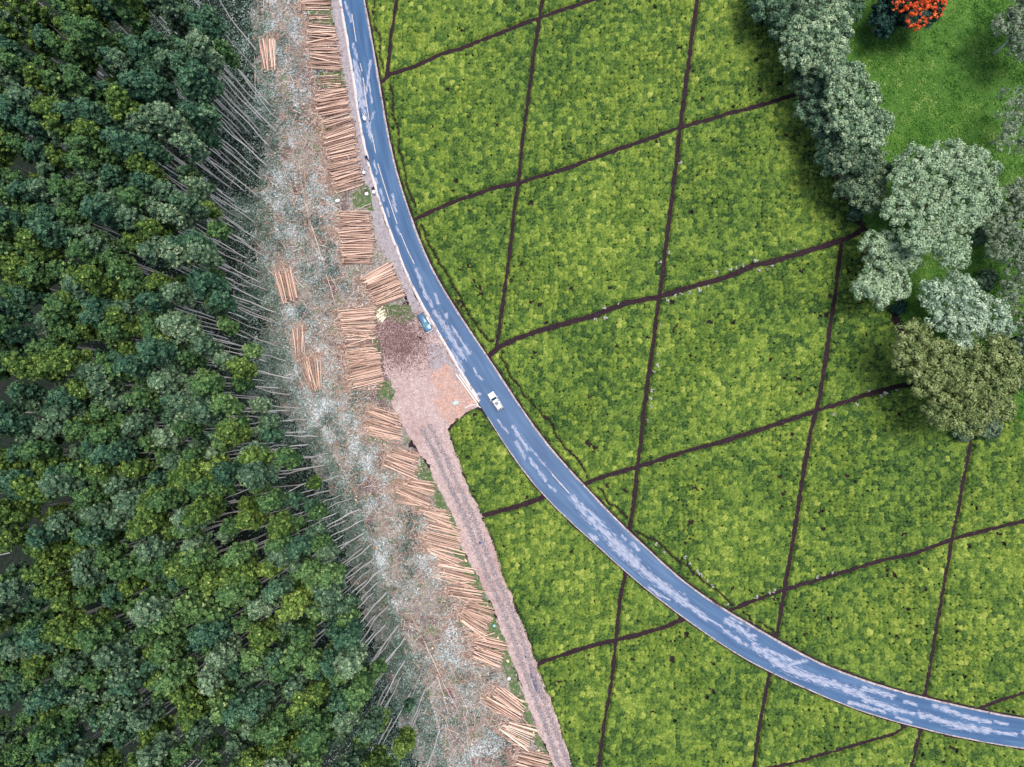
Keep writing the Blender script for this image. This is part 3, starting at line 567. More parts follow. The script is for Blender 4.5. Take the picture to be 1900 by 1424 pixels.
def stuff_forest(lst, name, label):
    Vt, Ft, Tt, nt_ = [], [], [], 0; Vc, Tc, Mi = [], [], []
    for (x, y) in lst:
        pk = random.choice((0, 1, 1, 2, 3))*3+random.choice((0, 0, 1, 1, 2)); hue, var, tm, cm = protos[pk]
        a = random.uniform(0, 6.28); ca, sa = math.cos(a), math.sin(a); s = random.uniform(.86, 1.1); s = random.choice((random.uniform(.70, .88), random.uniform(.90, 1.08), random.uniform(.90, 1.08))); Rm = np.array([[ca, -sa, 0], [sa, ca, 0], [0, 0, 1]])
        V, T = mesh_arrays(tm); V = (V*s) @ Rm.T+(x, y, 0); Vt += V.tolist()
        for po in tm.polygons: Ft.append([i+nt_ for i in po.vertices])
        nt_ += len(V); V, T = mesh_arrays(cm); Vc.append((V*s) @ Rm.T+(x, y, 0)); Tc.append(T); Mi.append(np.full(len(V)//4, pk//3))
    V = np.concatenate(Vc); me = npmesh(name, V, np.arange(len(V)).reshape(-1, 4), tint=np.concatenate(Tc)); [me.materials.append(bpy.data.materials['leaves_'+h_.replace(' ', '_')]) for h_ in HUES]; me.polygons.foreach_set('material_index', np.concatenate(Mi).astype(np.int32))
    o = tag(link(name, me), label, 'woodland', None, 'stuff')
    mt = bpy.data.meshes.new('trunks'); mt.from_pydata([tuple(v) for v in Vt], [], Ft); mt.materials.append(M['bark']); link('trunks', mt, None, o)
far = [(p[0][0], p[0][1]) for p in rest]; random.shuffle(far)
stuff_forest([(q_[0][0], q_[0][1]) for q_ in stuff_list]+far[:110], 'eucalyptus_wood', 'dense dark mass of eucalyptus at the far left edge of the plantation')
# ------------------------------------------------------------------ log stacks
STK = [ # left ends a-b, right ends c-d, label, layers
 ((560, -18), (563, 20), (612, -14), (614, 20), 'roadside stack cut by the top edge of the photo', 1),
 ((570, 30), (576, 42), (611, 30), (613, 43), 'thin pole scatter below the topmost roadside stack', 0),
 ((577, 48), (576, 86), (623, 52), (628, 86), 'tidy roadside stack level with the first yellow line dash', 2),
 ((580, 90), (581, 131), (630, 94), (632, 133), 'tidy roadside stack above a small grassy gap, near the top', 2),
 ((586, 142), (602, 158), (628, 140), (634, 160), 'loose crossed poles in the grassy gap near the top of the road', 0),
 ((591, 172), (592, 208), (643, 163), (648, 200), 'roadside stack left of the white shirted rider', 2),
 ((594, 214), (608, 246), (648, 203), (656, 228), 'slanting stack just below the white shirted rider', 1),
 ((607, 252), (613, 288), (656, 232), (663, 276), 'steeply slanted stack above the dark motorcycle', 2),
 ((612, 290), (617, 308), (663, 277), (667, 300), 'small slanted stack beside the dark motorcycle', 1),
 ((613, 314), (626, 356), (667, 302), (674, 342), 'roadside stack beside the rider parked on the shoulder', 2),
 ((632, 398), (637, 448), (686, 396), (692, 446), 'roadside stack just below the bare brown patch', 2),
 ((638, 450), (640, 490), (694, 450), (690, 488), 'roadside stack above the fan shaped one', 2),
 ((676, 516), (701, 567), (726, 490), (752, 548), 'big fan shaped stack pointing at the road above the pickup', 3),
 ((634, 579), (641, 617), (697, 573), (696, 617), 'stack beside the pale sawn boards', 2),
 ((641, 620), (644, 642), (694, 619), (694, 626), 'loose low stack below the pale sawn boards', 0),
 ((643, 643), (648, 660), (695, 640), (703, 652), 'narrow stack left of the brown leaf patch', 1),
 ((649, 664), (654, 722), (704, 655), (712, 706), 'slanted stack left of the lay-by', 2),
 ((692, 757), (682, 803), (742, 777), (745, 816), 'stack at the head of the dirt track', 2),
 ((729, 834), (722, 866), (776, 845), (772, 889), 'first stack below the head of the dirt track', 2),
 ((764, 891), (736, 913), (809, 899), (792, 943), 'second stack below the head of the dirt track', 2),
 ((785, 944), (790, 956), (833, 948), (841, 981), 'thin stack level with the short earth path by the track', 1),
 ((800, 970), (790, 1000), (851, 983), (854, 1017), 'stack left of the person in blue on the track', 2),
 ((796, 1006), (800, 1026), (862, 1024), (853, 1049), 'stack just below the person in blue on the track', 1),
 ((820, 1046), (815, 1068), (881, 1057), (878, 1089), 'narrow trackside stack in the lower clearing', 1),
 ((838, 1088), (842, 1106), (896, 1096), (893, 1118), 'short thick trackside stack in the lower clearing', 2),
 ((870, 1120), (853, 1149), (916, 1131), (900, 1184), 'steep stack beside the small pale blue bucket', 2),
 ((887, 1183), (875, 1217), (941, 1195), (926, 1239), 'steep stack just above the long puddle', 2),
 ((926, 1276), (901, 1303), (973, 1312), (960, 1338), 'steep stack below the long puddle', 2),
 ((942, 1337), (929, 1356), (997, 1350), (980, 1389), 'palest stack near the bottom end of the track', 1),
 ((966, 1390), (950, 1430), (1019, 1405), (1012, 1445), 'stack cut by the bottom edge of the photo', 2),
 ((478, 77), (516, 75), (488, 133), (516, 131), 'upright stack inside the clearing near the top', 1),
 ((508, 513), (546, 506), (525, 563), (556, 555), 'upright stack inside the clearing at mid height', 1),
 ((544, 612), (565, 612), (551, 664), (563, 657), 'narrow upright stack in the clearing', 1),
 ((556, 674), (600, 666), (576, 724), (600, 720), 'spread upright stack in the clearing below the narrow one', 1)]
LOGM = []
for i in range(8):
    tb = TB(); c = random.uniform(-.10, .10); c2 = random.uniform(-.06, .06)
    tb.tube([(-.5+t/6, (c*math.sin(math.pi*t/6)+c2*math.sin(2*math.pi*t/6))*.10*1.0, 0) for t in range(7)], [1-.28*t/6 for t in range(7)], 8, random.random())
    LOGM.append(tb)
def log_meshes(mat, nm):
    out = []
    for tb in LOGM:
        me = tb.mesh(nm); me.materials.append(mat)
        V = np.array(tb.v); V = V.copy(); core = V[:, 1:2]*0
        out.append(me)
    return out
# unit logs: length 1 along x, radius 1 -> scaled (L, r, r); the bow is kept small because y scales with r
for tb in LOGM:
    for k_ in range(len(tb.v)): tb.v[k_] = (tb.v[k_][0], tb.v[k_][1]+ math.sin(math.pi*(tb.v[k_][0]+.5))*random.Random(id(tb)).uniform(-.0, .0), tb.v[k_][2])
LG = {'n': log_meshes(M['log'], 'log'), 'p': log_meshes(M['palelog'], 'log')}
under = TB(); tops = []
for si, (a, b_, c, d, nm, lay) in enumerate(STK):
    A, B, C0, D0 = P(*a), P(*b_), P(*c), P(*d)
    wid = (np.hypot(*(B-A))+np.hypot(*(D0-C0)))/2; pale = 'p' if si in (28,) else 'n'
    for L in range(lay+1):
        top = L == lay; pitch = .335 if top else .52
        n = max(2, int(wid/pitch))
        for i in range(n):
            t = (i+.5+random.uniform(-.3, .3))/n; ja = random.gauss(0, .022+.02*top); jb = random.gauss(0, .022+.02*top)
            inset = .12*(L if lay else 0)/max(1, lay)
            t = inset/2+t*(1-inset); t = -.09+t*1.18 if si < 30 else t
            l0 = A+(B-A)*(t+ja); r0 = C0+(D0-C0)*(t+jb); ax = r0-l0; Ln = np.hypot(*ax); ax = ax/Ln
            l0 = l0+ax*random.uniform(-.8, .6); r0 = r0+ax*random.uniform(-.45, .6)
            r = random.uniform(.10, .15) if not top else random.uniform(.08, .15)
            z = .2+L*.29+random.uniform(0, .12)+(.45 if si > 29 else 0)
            if top and random.random() < .12: r0 = r0+np.array([-ax[1], ax[0]])*random.choice((-1, 1))*random.uniform(.5, 1.2); z += .2
            z1 = z+random.uniform(-.03, .05)
            (tops if top else under_list if False else tops).append((si, l0, r0, z, z1, r, pale, nm, top)) if top else under.tube([(*l0, z), (*((l0+r0)/2+np.array([-ax[1], ax[0]])*random.uniform(-.06, .06)), (z+z1)/2), (*r0, z1)], [r, r*.9, r*.78], 7, random.random())
# single loose poles that belong to no stack
print('top logs', len(tops))
order = sorted(tops, key=lambda t: -np.hypot(*(t[2]-t[1]))*t[5]); keepn = set(id(t) for t in order[:296])
for t in tops:
    si, l0, r0, z, z1, r, pale, nm, top = t
    if id(t) not in keepn:
        under.tube([(*l0, z), (*((l0+r0)/2), (z+z1)/2), (*r0, z1)], [r, r*.9, r*.78], 7, random.random()); continue
    Ln = float(np.hypot(*(r0-l0))); o = link('log', random.choice(LG[pale])); an = math.atan2(r0[1]-l0[1], r0[0]-l0[0])
    o.location = (*((l0+r0)/2), (z+z1)/2); o.rotation_euler = (random.uniform(0, 6.28), -math.asin((z1-z)/Ln), an); o.scale = (Ln, r, r)
    o.rotation_mode = 'XYZ'
    tag(o, ('pale ' if pale == 'p' else '')+'peeled log on the '+nm, 'log', 'logs on top of the '+nm)
for si in range(13, 30):
    a, b_, c, d = STK[si][:4]; A, B, C0, D0 = P(*a), P(*b_), P(*c), P(*d); ax = (C0+D0-A-B)/2; ax = ax/np.hypot(*ax); pn = (B+D0-A-C0)/2
    for _ in range(9):
        c0 = (A+B+C0+D0)/4+pn*random.choice((-1, 1))*random.uniform(.5, .72)+ax*random.gauss(0, 1.3); an = math.atan2(ax[1], ax[0])+random.gauss(0, .3); L = random.uniform(2.5, 6); dd = np.array([math.cos(an), math.sin(an)])*L/2; z = random.uniform(.14, .5); r = random.uniform(.07, .13)
        under.tube([(*(c0-dd), z), (*c0, z+.03), (*(c0+dd), z+random.uniform(-.06, .12))], [r, r*.9, r*.8], 7, random.random())
me = under.mesh('piled_logs'); me.materials.append(M['log'])
tag(link('piled_logs', me), 'peeled logs in the lower layers of the roadside stacks', 'log pile', None, 'stuff')
# ------------------------------------------------------------------ felled stems lying in the clearing
FEL = [([(537, 340), (552, 372), (566, 403)], .09, 'grey stem at the left of the fan of felled stems in mid clearing'), ([(547, 336), (558, 370), (568, 405)], .09, 'second grey stem in the fan of felled stems in mid clearing'),
 ([(564, 296), (568, 350), (573, 405), (586, 490)], .14, 'longest stem in the middle of the fan of felled stems'), ([(555, 300), (562, 350), (576, 430)], .10, 'reddish stem alongside the longest felled stem'), ([(579, 418), (598, 481), (612, 530), (625, 572)], .13, 'long grey stem reaching down towards the stack by the sawn boards'),
 ([(576, 405), (583, 450), (580, 474)], .1, 'short orange stem at the foot of the fan of felled stems'), ([(604, 440), (611, 470)], .09, 'small stem lying left of the roadside stacks in mid clearing'),
 ([(759, 1134), (775, 1165), (788, 1189)], .16, 'bundle end of felled stem with pale tip in the lower clearing'), ([(788, 1189), (808, 1234), (824, 1271), (852, 1320)], .14, 'long blue grey felled stem crossing the lower clearing'), ([(790, 1158), (808, 1200), (826, 1246), (850, 1303)], .11, 'thin brown stem right of the long blue grey one'),
 ([(812, 1250), (822, 1290), (832, 1322)], .11, 'short brown stem left of the long blue grey one'), ([(860, 1318), (872, 1370), (886, 1430)], .12, 'felled stem running out of the bottom edge, left one'), ([(872, 1346), (880, 1380), (890, 1412)], .12, 'felled stem running to the bottom edge, right one'), ([(866, 1370), (872, 1400), (876, 1430)], .09, 'thin felled stem between the two at the bottom edge'),
 ([(480, -10), (480, 25), (479, 50)], .12, 'leftmost of three felled stems at the top edge of the clearing'), ([(490, -10), (491, 25), (490, 47)], .12, 'middle of three felled stems at the top edge of the clearing'), ([(502, -10), (502, 25), (502, 58)], .12, 'rightmost of three felled stems at the top edge of the clearing'),
 ([(474, 105), (475, 170), (472, 242)], .08, 'thin straight stem below the upright stack near the top'), ([(438, 327), (415, 372), (385, 422)], .10, 'brown stem lying across the standing trunks at mid height'), ([(480, 422), (465, 462), (449, 504)], .09, 'pale stem lying among the edge trunks'), ([(482, 400), (481, 424)], .1, 'short orange stem near the edge trunks'),
 ([(603, 375), (626, 387), (648, 399)], .12, 'pole lying on the bare brown patch pointing down right'), ([(606, 379), (630, 390), (650, 402)], .11, 'second pole lying on the bare brown patch'), ([(690, 378), (668, 388), (645, 399)], .1, 'pole on the bare brown patch pointing up towards the road'),
 ([(626, 878), (618, 902), (608, 930)], .11, 'bent brown stem in the dark edge of the clearing'), ([(541, 702), (548, 718), (556, 735)], .13, 'thick red barked stem below the spread upright stack'), ([(546, 684), (556, 702), (566, 722)], .1, 'thin stem left of the spread upright stack'), ([(562, 653), (570, 664), (577, 670)], .1, 'crooked stem joining the two upright stacks'),
 ([(742, 1366), (770, 1360), (800, 1352)], .12, 'orange brown stem lying level near the bottom of the plantation edge'), ([(759, 1268), (775, 1273), (782, 1277)], .1, 'short pale stem lying level in the lower clearing'), ([(846, 645), (841, 1)][:1]+[(843, 734), (855, 712)], .05, 'thin yellowish pole lying on the red soil patch')]
FEL[-1] = ([(843, 734), (849, 723), (855, 712)], .06, 'thin yellowish pole lying on the red soil patch')
for pts_, r, lb in FEL:
    w = resample(PL(pts_), 9); w = w+rng.normal(0, .05, w.shape); tb = TB()
    tb.tube([(*q_, .22+r+.1*math.sin(i)) for i, q_ in enumerate(w)], [r*(1-.5*i/8) for i in range(9)], 7, random.random())
    me = tb.mesh('felled_stem'); me.materials.append(M['deadbark']); tag(link('felled_stem', me), lb, 'felled trunk', 'felled stems lying in the clearing')
# ------------------------------------------------------------------ branch litter over the clearing
LIT = PL([(478, -60), (560, -60), (572, 60), (588, 200), (600, 300), (604, 380), (628, 400), (632, 500), (668, 520), (690, 570), (634, 576), (640, 700), (700, 745), (680, 810), (722, 830), (720, 880), (735, 920), (782, 950), (790, 1010), (815, 1075), (850, 1150), (872, 1220), (915, 1250), (900, 1300), (930, 1360), (950, 1424), (945, 1500), (840, 1500), (790, 1330), (740, 1180), (690, 1060), (640, 940), (590, 830), (530, 760), (510, 640), (480, 500), (470, 400), (500, 280), (490, 150)])
def scatter(poly, n, dens=None, wob=0.0):
    lo, hi_ = poly.min(0), poly.max(0); p = rng.uniform(lo, hi_, (n, 2))
    ax_ = p[:, 0]+((fbm(p[:, 0], p[:, 1], 3, 201)-.5)*3+rng.normal(0, .35, n))*wob; ay_ = p[:, 1]+((fbm(p[:, 0], p[:, 1], 3, 207)-.5)*3+rng.normal(0, .35, n))*wob
    p = p[inpoly(ax_, ay_, poly)]
    return p if dens is None else p[rng.random(len(p)) < dens(p[:, 0], p[:, 1])]
heap = lambda x, y: np.clip((fbm(x, y, 3.2, 101)-.34)*3.0, .08, 1)*np.clip(.35+(fbm(x, y, 11, 105)-.3)*1.8, .2, 1)
M['litter'] = leafmat('cut_foliage', [(0, (.04, .06, .05)), (.25, (.12, .16, .14)), (.5, (.26, .31, .30)), (.75, (.41, .46, .47)), (1, (.64, .66, .68))], trans=0, fine=.5)
M['twig'] = leafmat('twigs', [(0, (.10, .05, .045)), (.35, (.30, .17, .12)), (.7, (.52, .38, .30)), (1, (.74, .68, .64))], trans=0, fine=.4)
p = scatter(LIT, 1150000, heap, 1.6)
z = rng.uniform(.05, 1, len(p))*heap(p[:, 0], p[:, 1])*.75+.05
nr = np.c_[rng.normal(0, .55, (len(p), 2)), np.ones(len(p))]; nr /= np.linalg.norm(nr, axis=1)[:, None]
V, Qd = cards(np.c_[p, z], nr, rng.uniform(.08, .27, len(p)), 1.5)
tt = np.clip(.5+(fbm(p[:, 0], p[:, 1], 3.2, 110)-.5)*1.1+(fbm(p[:, 0], p[:, 1], 14, 113)-.5)*.7+rng.normal(0, .2, len(p)), 0, 1)
print('litter', len(p))
tag(link('branch_litter', npmesh('branch_litter', V, Qd, tint=np.repeat(tt, 4)), M['litter']), 'grey green cut branches and dead foliage strewn over the whole clearing', 'brushwood', None, 'stuff')
L2 = PL([(560, -60), (615, -60), (625, 60), (650, 200), (668, 300), (680, 360), (700, 450), (730, 500), (762, 572), (700, 600), (705, 700), (740, 790), (775, 850), (800, 905), (835, 980), (855, 1050), (890, 1130), (935, 1230), (975, 1320), (1020, 1430), (1000, 1500), (930, 1500), (890, 1300), (850, 1180), (780, 1000), (720, 880), (670, 760), (630, 640), (620, 500), (600, 380), (580, 200), (560, 60)])
p = scatter(L2, 150000, lambda x, y: np.clip((fbm(x, y, 3.5, 301)-.38)*2.6, .03, 1), 1.2)
nr = np.c_[rng.normal(0, .5, (len(p), 2)), np.ones(len(p))]; nr /= np.linalg.norm(nr, axis=1)[:, None]
V, Qd = cards(np.c_[p, rng.uniform(.04, .24, len(p))], nr, rng.uniform(.1, .3, len(p)), 1.25)
M['chips'] = leafmat('chip_litter', [(0, (.05, .05, .035)), (.25, (.15, .13, .10)), (.5, (.32, .27, .24)), (.75, (.50, .42, .37)), (1, (.70, .62, .56))], trans=0, fine=.5)
tag(link('chip_litter', npmesh('chip_litter', V, Qd, tint=np.repeat(np.clip(.48+(fbm(p[:, 0], p[:, 1], 2.5, 310)-.5)+rng.normal(0, .2, len(p)), 0, 1), 4)), M['chips']), 'brownish chips and dead leaves on the ground around and between the log stacks', 'wood chips', None, 'stuff')
# undergrowth between the standing trunks
UG = PL([(150, 60), (500, -60), (520, 300), (505, 500), (560, 740), (650, 900), (730, 1120), (800, 1300), (850, 1500), (300, 1500), (180, 900)])
p = scatter(UG, 900000, lambda x, y: np.clip((fbm(x, y, 5, 131)-.3)*2.6, .25, 1))
uu, vv = PIX(p[:, 0], p[:, 1]); ed = np.interp(vv, fpx[:, 1], fpx[:, 0])-uu; p = p[(ed > -20) & (rng.random(len(p)) < np.clip(1.25-ed/200, .06, 1))]
z = rng.uniform(.05, 1.0, len(p)); nr = np.c_[rng.normal(0, .6, (len(p), 2)), np.ones(len(p))]; nr /= np.linalg.norm(nr, axis=1)[:, None]
V, Qd = cards(np.c_[p, z], nr, rng.uniform(.1, .32, len(p)), 1.2)
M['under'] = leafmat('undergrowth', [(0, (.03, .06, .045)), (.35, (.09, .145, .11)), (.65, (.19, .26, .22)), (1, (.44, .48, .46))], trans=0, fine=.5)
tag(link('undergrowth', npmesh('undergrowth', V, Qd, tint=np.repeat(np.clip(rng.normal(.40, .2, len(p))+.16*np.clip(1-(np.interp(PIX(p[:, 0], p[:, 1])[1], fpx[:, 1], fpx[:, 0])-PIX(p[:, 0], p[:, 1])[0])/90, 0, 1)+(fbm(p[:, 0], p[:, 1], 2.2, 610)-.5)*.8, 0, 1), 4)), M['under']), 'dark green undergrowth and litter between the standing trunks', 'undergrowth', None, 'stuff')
# twigs and bark strips
tw = TB()
def twigs(p, lmin, lmax, rad=.025, an=None):
    for x, y in p:
        a = random.uniform(0, 6.28) if an is None else an+random.gauss(0, .5); L = random.uniform(lmin, lmax); z = random.uniform(.25, .8); dz = random.uniform(-.15, .15)
        d = np.array([math.cos(a), math.sin(a), 0])*L/2; c = np.array([x, y, z]); w = np.array([-d[1], d[0], 0])/L*2*rad
        o = tw.n; mid = c+np.array([-d[1], d[0], 0])*random.uniform(-.15, .15)
        tw.v += [c-d-w, c-d+w, mid+w+(0, 0, dz*.5), mid-w+(0, 0, dz*.5), c+d+w*.5+(0, 0, dz), c+d-w*.5+(0, 0, dz)]
        tw.f += [[o, o+1, o+2, o+3], [o+3, o+2, o+4, o+5]]; t_ = min(1, max(0, random.gauss(.5, .25))); tw.t += [t_]*6; tw.n += 6
twigs(scatter(LIT, 24000, None, 1.0), .4, 1.8, .03)
twigs(scatter(LIT, 3000, None, .5), 1.5, 4.5, .04)
twigs(scatter(L2, 9000, None, .5), .3, 1.4, .035)
for (a, b_, c, d, nm, lay) in STK:
    A, B, C0 = P(*a), P(*b_), P(*c); ax = (C0-A)/np.hypot(*(C0-A)); n = int(np.hypot(*(B-A))*60)
    if lay == 0: n //= 2
    t = rng.uniform(-.1, 1.1, n)[:, None]; q_ = A+(B-A)*t-ax*rng.gamma(1.6, .8, n)[:, None]+rng.normal(0, .3, (n, 2)); twigs(q_, .3, 1.2, .035)
me = tw.mesh('bark_strips', False); me.materials.append(M['twig'])
tag(link('bark_strips', me), 'orange brown bark strips and twigs around the log stacks', 'bark debris', None, 'stuff')
# grass blades of the verge
GP = []
for i, gp in enumerate(GR[:-1]): GP.append(scatter(PL(gp), 22000 if len(gp) > 15 else 1300, lambda x, y: np.clip((fbm(x, y, 2.2, 401)-.38)*4, .05, 1), .8))
p = np.concatenate(GP); nr = np.c_[rng.normal(0, .8, (len(p), 2)), np.ones(len(p))]; nr /= np.linalg.norm(nr, axis=1)[:, None]
V, Qd = cards(np.c_[p, rng.uniform(.08, .22, len(p))], nr, rng.uniform(.08, .25, len(p)), 1.3)
M['blades'] = leafmat('grass_blades', [(0, (.03, .065, .02)), (.5, (.085, .15, .05)), (1, (.2, .26, .12))], trans=0)
tag(link('verge_tufts', npmesh('verge_tufts', V, Qd, tint=np.repeat(np.clip(rng.normal(.5, .2, len(p)), 0, 1), 4)), M['blades']), 'green grass tufts along the verge of the dirt track and stacks', 'grass', None, 'stuff')
TRK = PL([(776, 562), (745, 588), (706, 598), (700, 625), (714, 650), (716, 700), (722, 745), (740, 780)]+TRACK_L[1:]+TRACK_R[::-1]+[(838, 785), (884, 754), (880, 728), (850, 688), (815, 630), (795, 592)])
p = scatter(TRK, 60000, None, .35); nr = np.c_[rng.normal(0, .35, (len(p), 2)), np.ones(len(p))]; nr /= np.linalg.norm(nr, axis=1)[:, None]
V, Qd = cards(np.c_[p, rng.uniform(.04, .08, len(p))], nr, rng.uniform(.05, .19, len(p)), 1.1)
ct = resample([(a+b_)/2 for a, b_ in zip(resample(PL([(742, 790)]+TRACK_L), 60), resample(PL(TRACK_R), 60))], 500)
Vr, Tr = [], []
for off, n_ in ((.5, 5200), (-1.3, 4200)):
    i_ = rng.integers(0, 500, n_); dd = np.gradient(ct, axis=0)[i_]; nn_ = np.stack([dd[:, 1], -dd[:, 0]], 1)/np.hypot(dd[:, 0], dd[:, 1])[:, None]
    pp = ct[i_]+nn_*(off+rng.normal(0, .28, n_))[:, None]+rng.normal(0, .15, (n_, 2)); nz = np.c_[rng.normal(0, .2, (n_, 2)), np.ones(n_)]; nz /= np.linalg.norm(nz, axis=1)[:, None]
    v_, _ = cards(np.c_[pp, rng.uniform(.045, .085, n_)], nz, rng.uniform(.1, .3, n_), 1.2); Vr.append(v_); Tr.append(np.repeat(np.clip(rng.normal(.5, .25, n_), 0, 1), 4))
Vr = np.concatenate(Vr); M['gr2'] = leafmat('grey_track_stones', [(0, (.13, .105, .11)), (.5, (.23, .195, .205)), (1, (.36, .32, .33))], trans=0, fine=.4)
tag(link('wheel_rut_stones', npmesh('wheel_rut_stones', Vr, np.arange(len(Vr)).reshape(-1, 4), tint=np.concatenate(Tr)), M['gr2']), 'grey gravel worn bare along the wheel lines of the dirt track', 'gravel', None, 'stuff')
M['grit'] = leafmat('track_stones', [(0, (.14, .09, .09)), (.35, (.29, .205, .195)), (.7, (.48, .38, .36)), (1, (.68, .6, .58))], trans=0, fine=.5)
tag(link('track_stones', npmesh('track_stones', V, Qd, tint=np.repeat(np.clip(rng.normal(.5, .28, len(p)), 0, 1), 4)), M['grit']), 'loose stones and chips over the dirt track and lay-by', 'stones', None, 'stuff')
pc = P(740, 635); p = pc+rng.normal(0, 1, (7500, 2))*np.array([4.0, 3.4]); nr = np.c_[rng.normal(0, .5, (len(p), 2)), np.ones(len(p))]; nr /= np.linalg.norm(nr, axis=1)[:, None]
V, Qd = cards(np.c_[p, rng.uniform(.05, .14, len(p))], nr, rng.uniform(.08, .26, len(p)), 1.2)
M['leafbits'] = leafmat('brown_leaf_bits', [(0, (.06, .03, .035)), (.5, (.16, .095, .095)), (1, (.40, .29, .27))], trans=0, fine=.4)
tag(link('leaf_litter', npmesh('leaf_litter', V, Qd, tint=np.repeat(np.clip(rng.normal(.5, .25, len(p)), 0, 1), 4)), M['leafbits']), 'purple brown leaf litter spread over the lay-by beside the boards', 'leaf litter', None, 'stuff')
LW = PL([(1530, -60), (1960, -60), (1960, 780), (1800, 770), (1705, 665), (1662, 575), (1612, 440), (1560, 300), (1520, 150)])
p = scatter(LW, 190000, lambda x, y: np.clip((fbm(x, y, 1.6, 501)-.25)*2, .1, 1), .8); nr = np.c_[rng.normal(0, .7, (len(p), 2)), np.ones(len(p))]; nr /= np.linalg.norm(nr, axis=1)[:, None]
V, Qd = cards(np.c_[p, rng.uniform(.02, .16, len(p))], nr, rng.uniform(.1, .34, len(p)), 1.3)
M['lawnblades'] = leafmat('lawn_blades', [(0, (.018, .06, .010)), (.35, (.045, .13, .02)), (.65, (.09, .20, .035)), (1, (.19, .29, .07))], trans=0, fine=.3)
tt = .5+(fbm(p[:, 0], p[:, 1], 1.8, 510)-.5)*1.0+(fbm(p[:, 0], p[:, 1], 9, 513)-.5)*.9+rng.normal(0, .12, len(p))
tag(link('lawn_tufts', npmesh('lawn_tufts', V, Qd, tint=np.repeat(np.clip(tt, 0, 1), 4)), M['lawnblades']), 'uneven tufts of green grass all over the lawn', 'grass', None, 'stuff')
# stumps: freshly cut discs
M['cut'] = woodmat('cut_wood', (.62, .34, .18), (.86, .62, .42))
def stump_mesh():
    e = TB(); e.tube([(0, 0, -.05), (0, 0, .1), (0, 0, .3)], [.26, .21, .2], 9); f = TB(); f.tube([(0, 0, .302), (0, 0, .31)], [.185, .18], 9); return e, f
e, f = stump_mesh(); m1 = e.mesh('stump_bark'); m1.materials.append(M['deadbark']); m2 = f.mesh('cut_face'); m2.materials.append(M['cut'])
STU = [(865, 1041), (863, 1039), (905, 1124), (914, 1147), (924, 1183), (943, 1227), (941, 1225), (990, 1358), (999, 1392), (800, 942), (820, 952), (692, 637), (708, 716), (710, 570), (596, 403), (652, 404), (662, 921), (661, 928), (683, 800), (586, 50), (563, 202), (565, 195), (535, 158), (512, 356), (470, 520), (660, 992), (700, 1016), (664, 1082), (862, 1390), (742, 1250), (893, 1295), (803, 1202)]
s0 = None
for i, (u, v) in enumerate(STU):
    if s0 is None: t = s0 = empty('tree_stump'); link('stump_bark', m1, None, t); link('cut_face', m2, None, t)
    else: t = copy_tree(s0)
    q_ = P(u, v); t.location = (*q_, .05); t.rotation_euler = (0, 0, random.uniform(0, 6)); t.scale = (random.uniform(.8, 1.3),)*2+(random.uniform(1, 1.5),)
    w = 'by the stacks along the dirt track' if v > 880 and u > 780 else 'among the cut branches of the lower clearing' if v > 880 else 'beside the roadside stacks' if u > 580 else 'among the cut branches of the upper clearing'
    tag(t, 'small orange cut tree stump '+w, 'tree stump', 'tree stumps '+w)
# ------------------------------------------------------------------ grove and tree row at the right
def leafset(name, a, b_, c, d, **k_): return leafmat(name, [(0, a), (.35, b_), (.65, c), (1, d)], trans=.2, **k_)
LM = {'silver': leafset('silver_leaves', (.045, .10, .06), (.15, .24, .14), (.33, .44, .26), (.58, .67, .42)),
 'deep': leafset('deep_leaves', (.022, .06, .035), (.06, .125, .075), (.15, .24, .14), (.30, .40, .25)),
 'row': leafset('row_leaves', (.03, .065, .045), (.09, .15, .09), (.2, .28, .16), (.36, .42, .25)),
 'pale': leafset('pale_leaves', (.09, .16, .09), (.24, .35, .20), (.40, .51, .32), (.58, .66, .45)),
 'white': leafset('whitish_leaves', (.08, .15, .09), (.26, .37, .25), (.46, .57, .40), (.66, .74, .56)),
 'olive': leafset('olive_leaves', (.05, .08, .03), (.15, .20, .07), (.28, .33, .13), (.45, .49, .24)),
 'grey': leafset('greyish_leaves', (.06, .11, .07), (.15, .21, .13), (.27, .33, .21), (.45, .49, .36)),
 'dark': leafset('dark_leaves', (.006, .022, .02), (.014, .045, .038), (.03, .08, .06), (.07, .13, .09)),
 'shrub': leafset('shrub_leaves', (.012, .04, .02), (.04, .09, .035), (.09, .17, .06), (.18, .26, .1)),
 'flame': leafset('orange_blossom', (.35, .05, .015), (.65, .10, .03), (.85, .17, .05), (.9, .3, .12))}
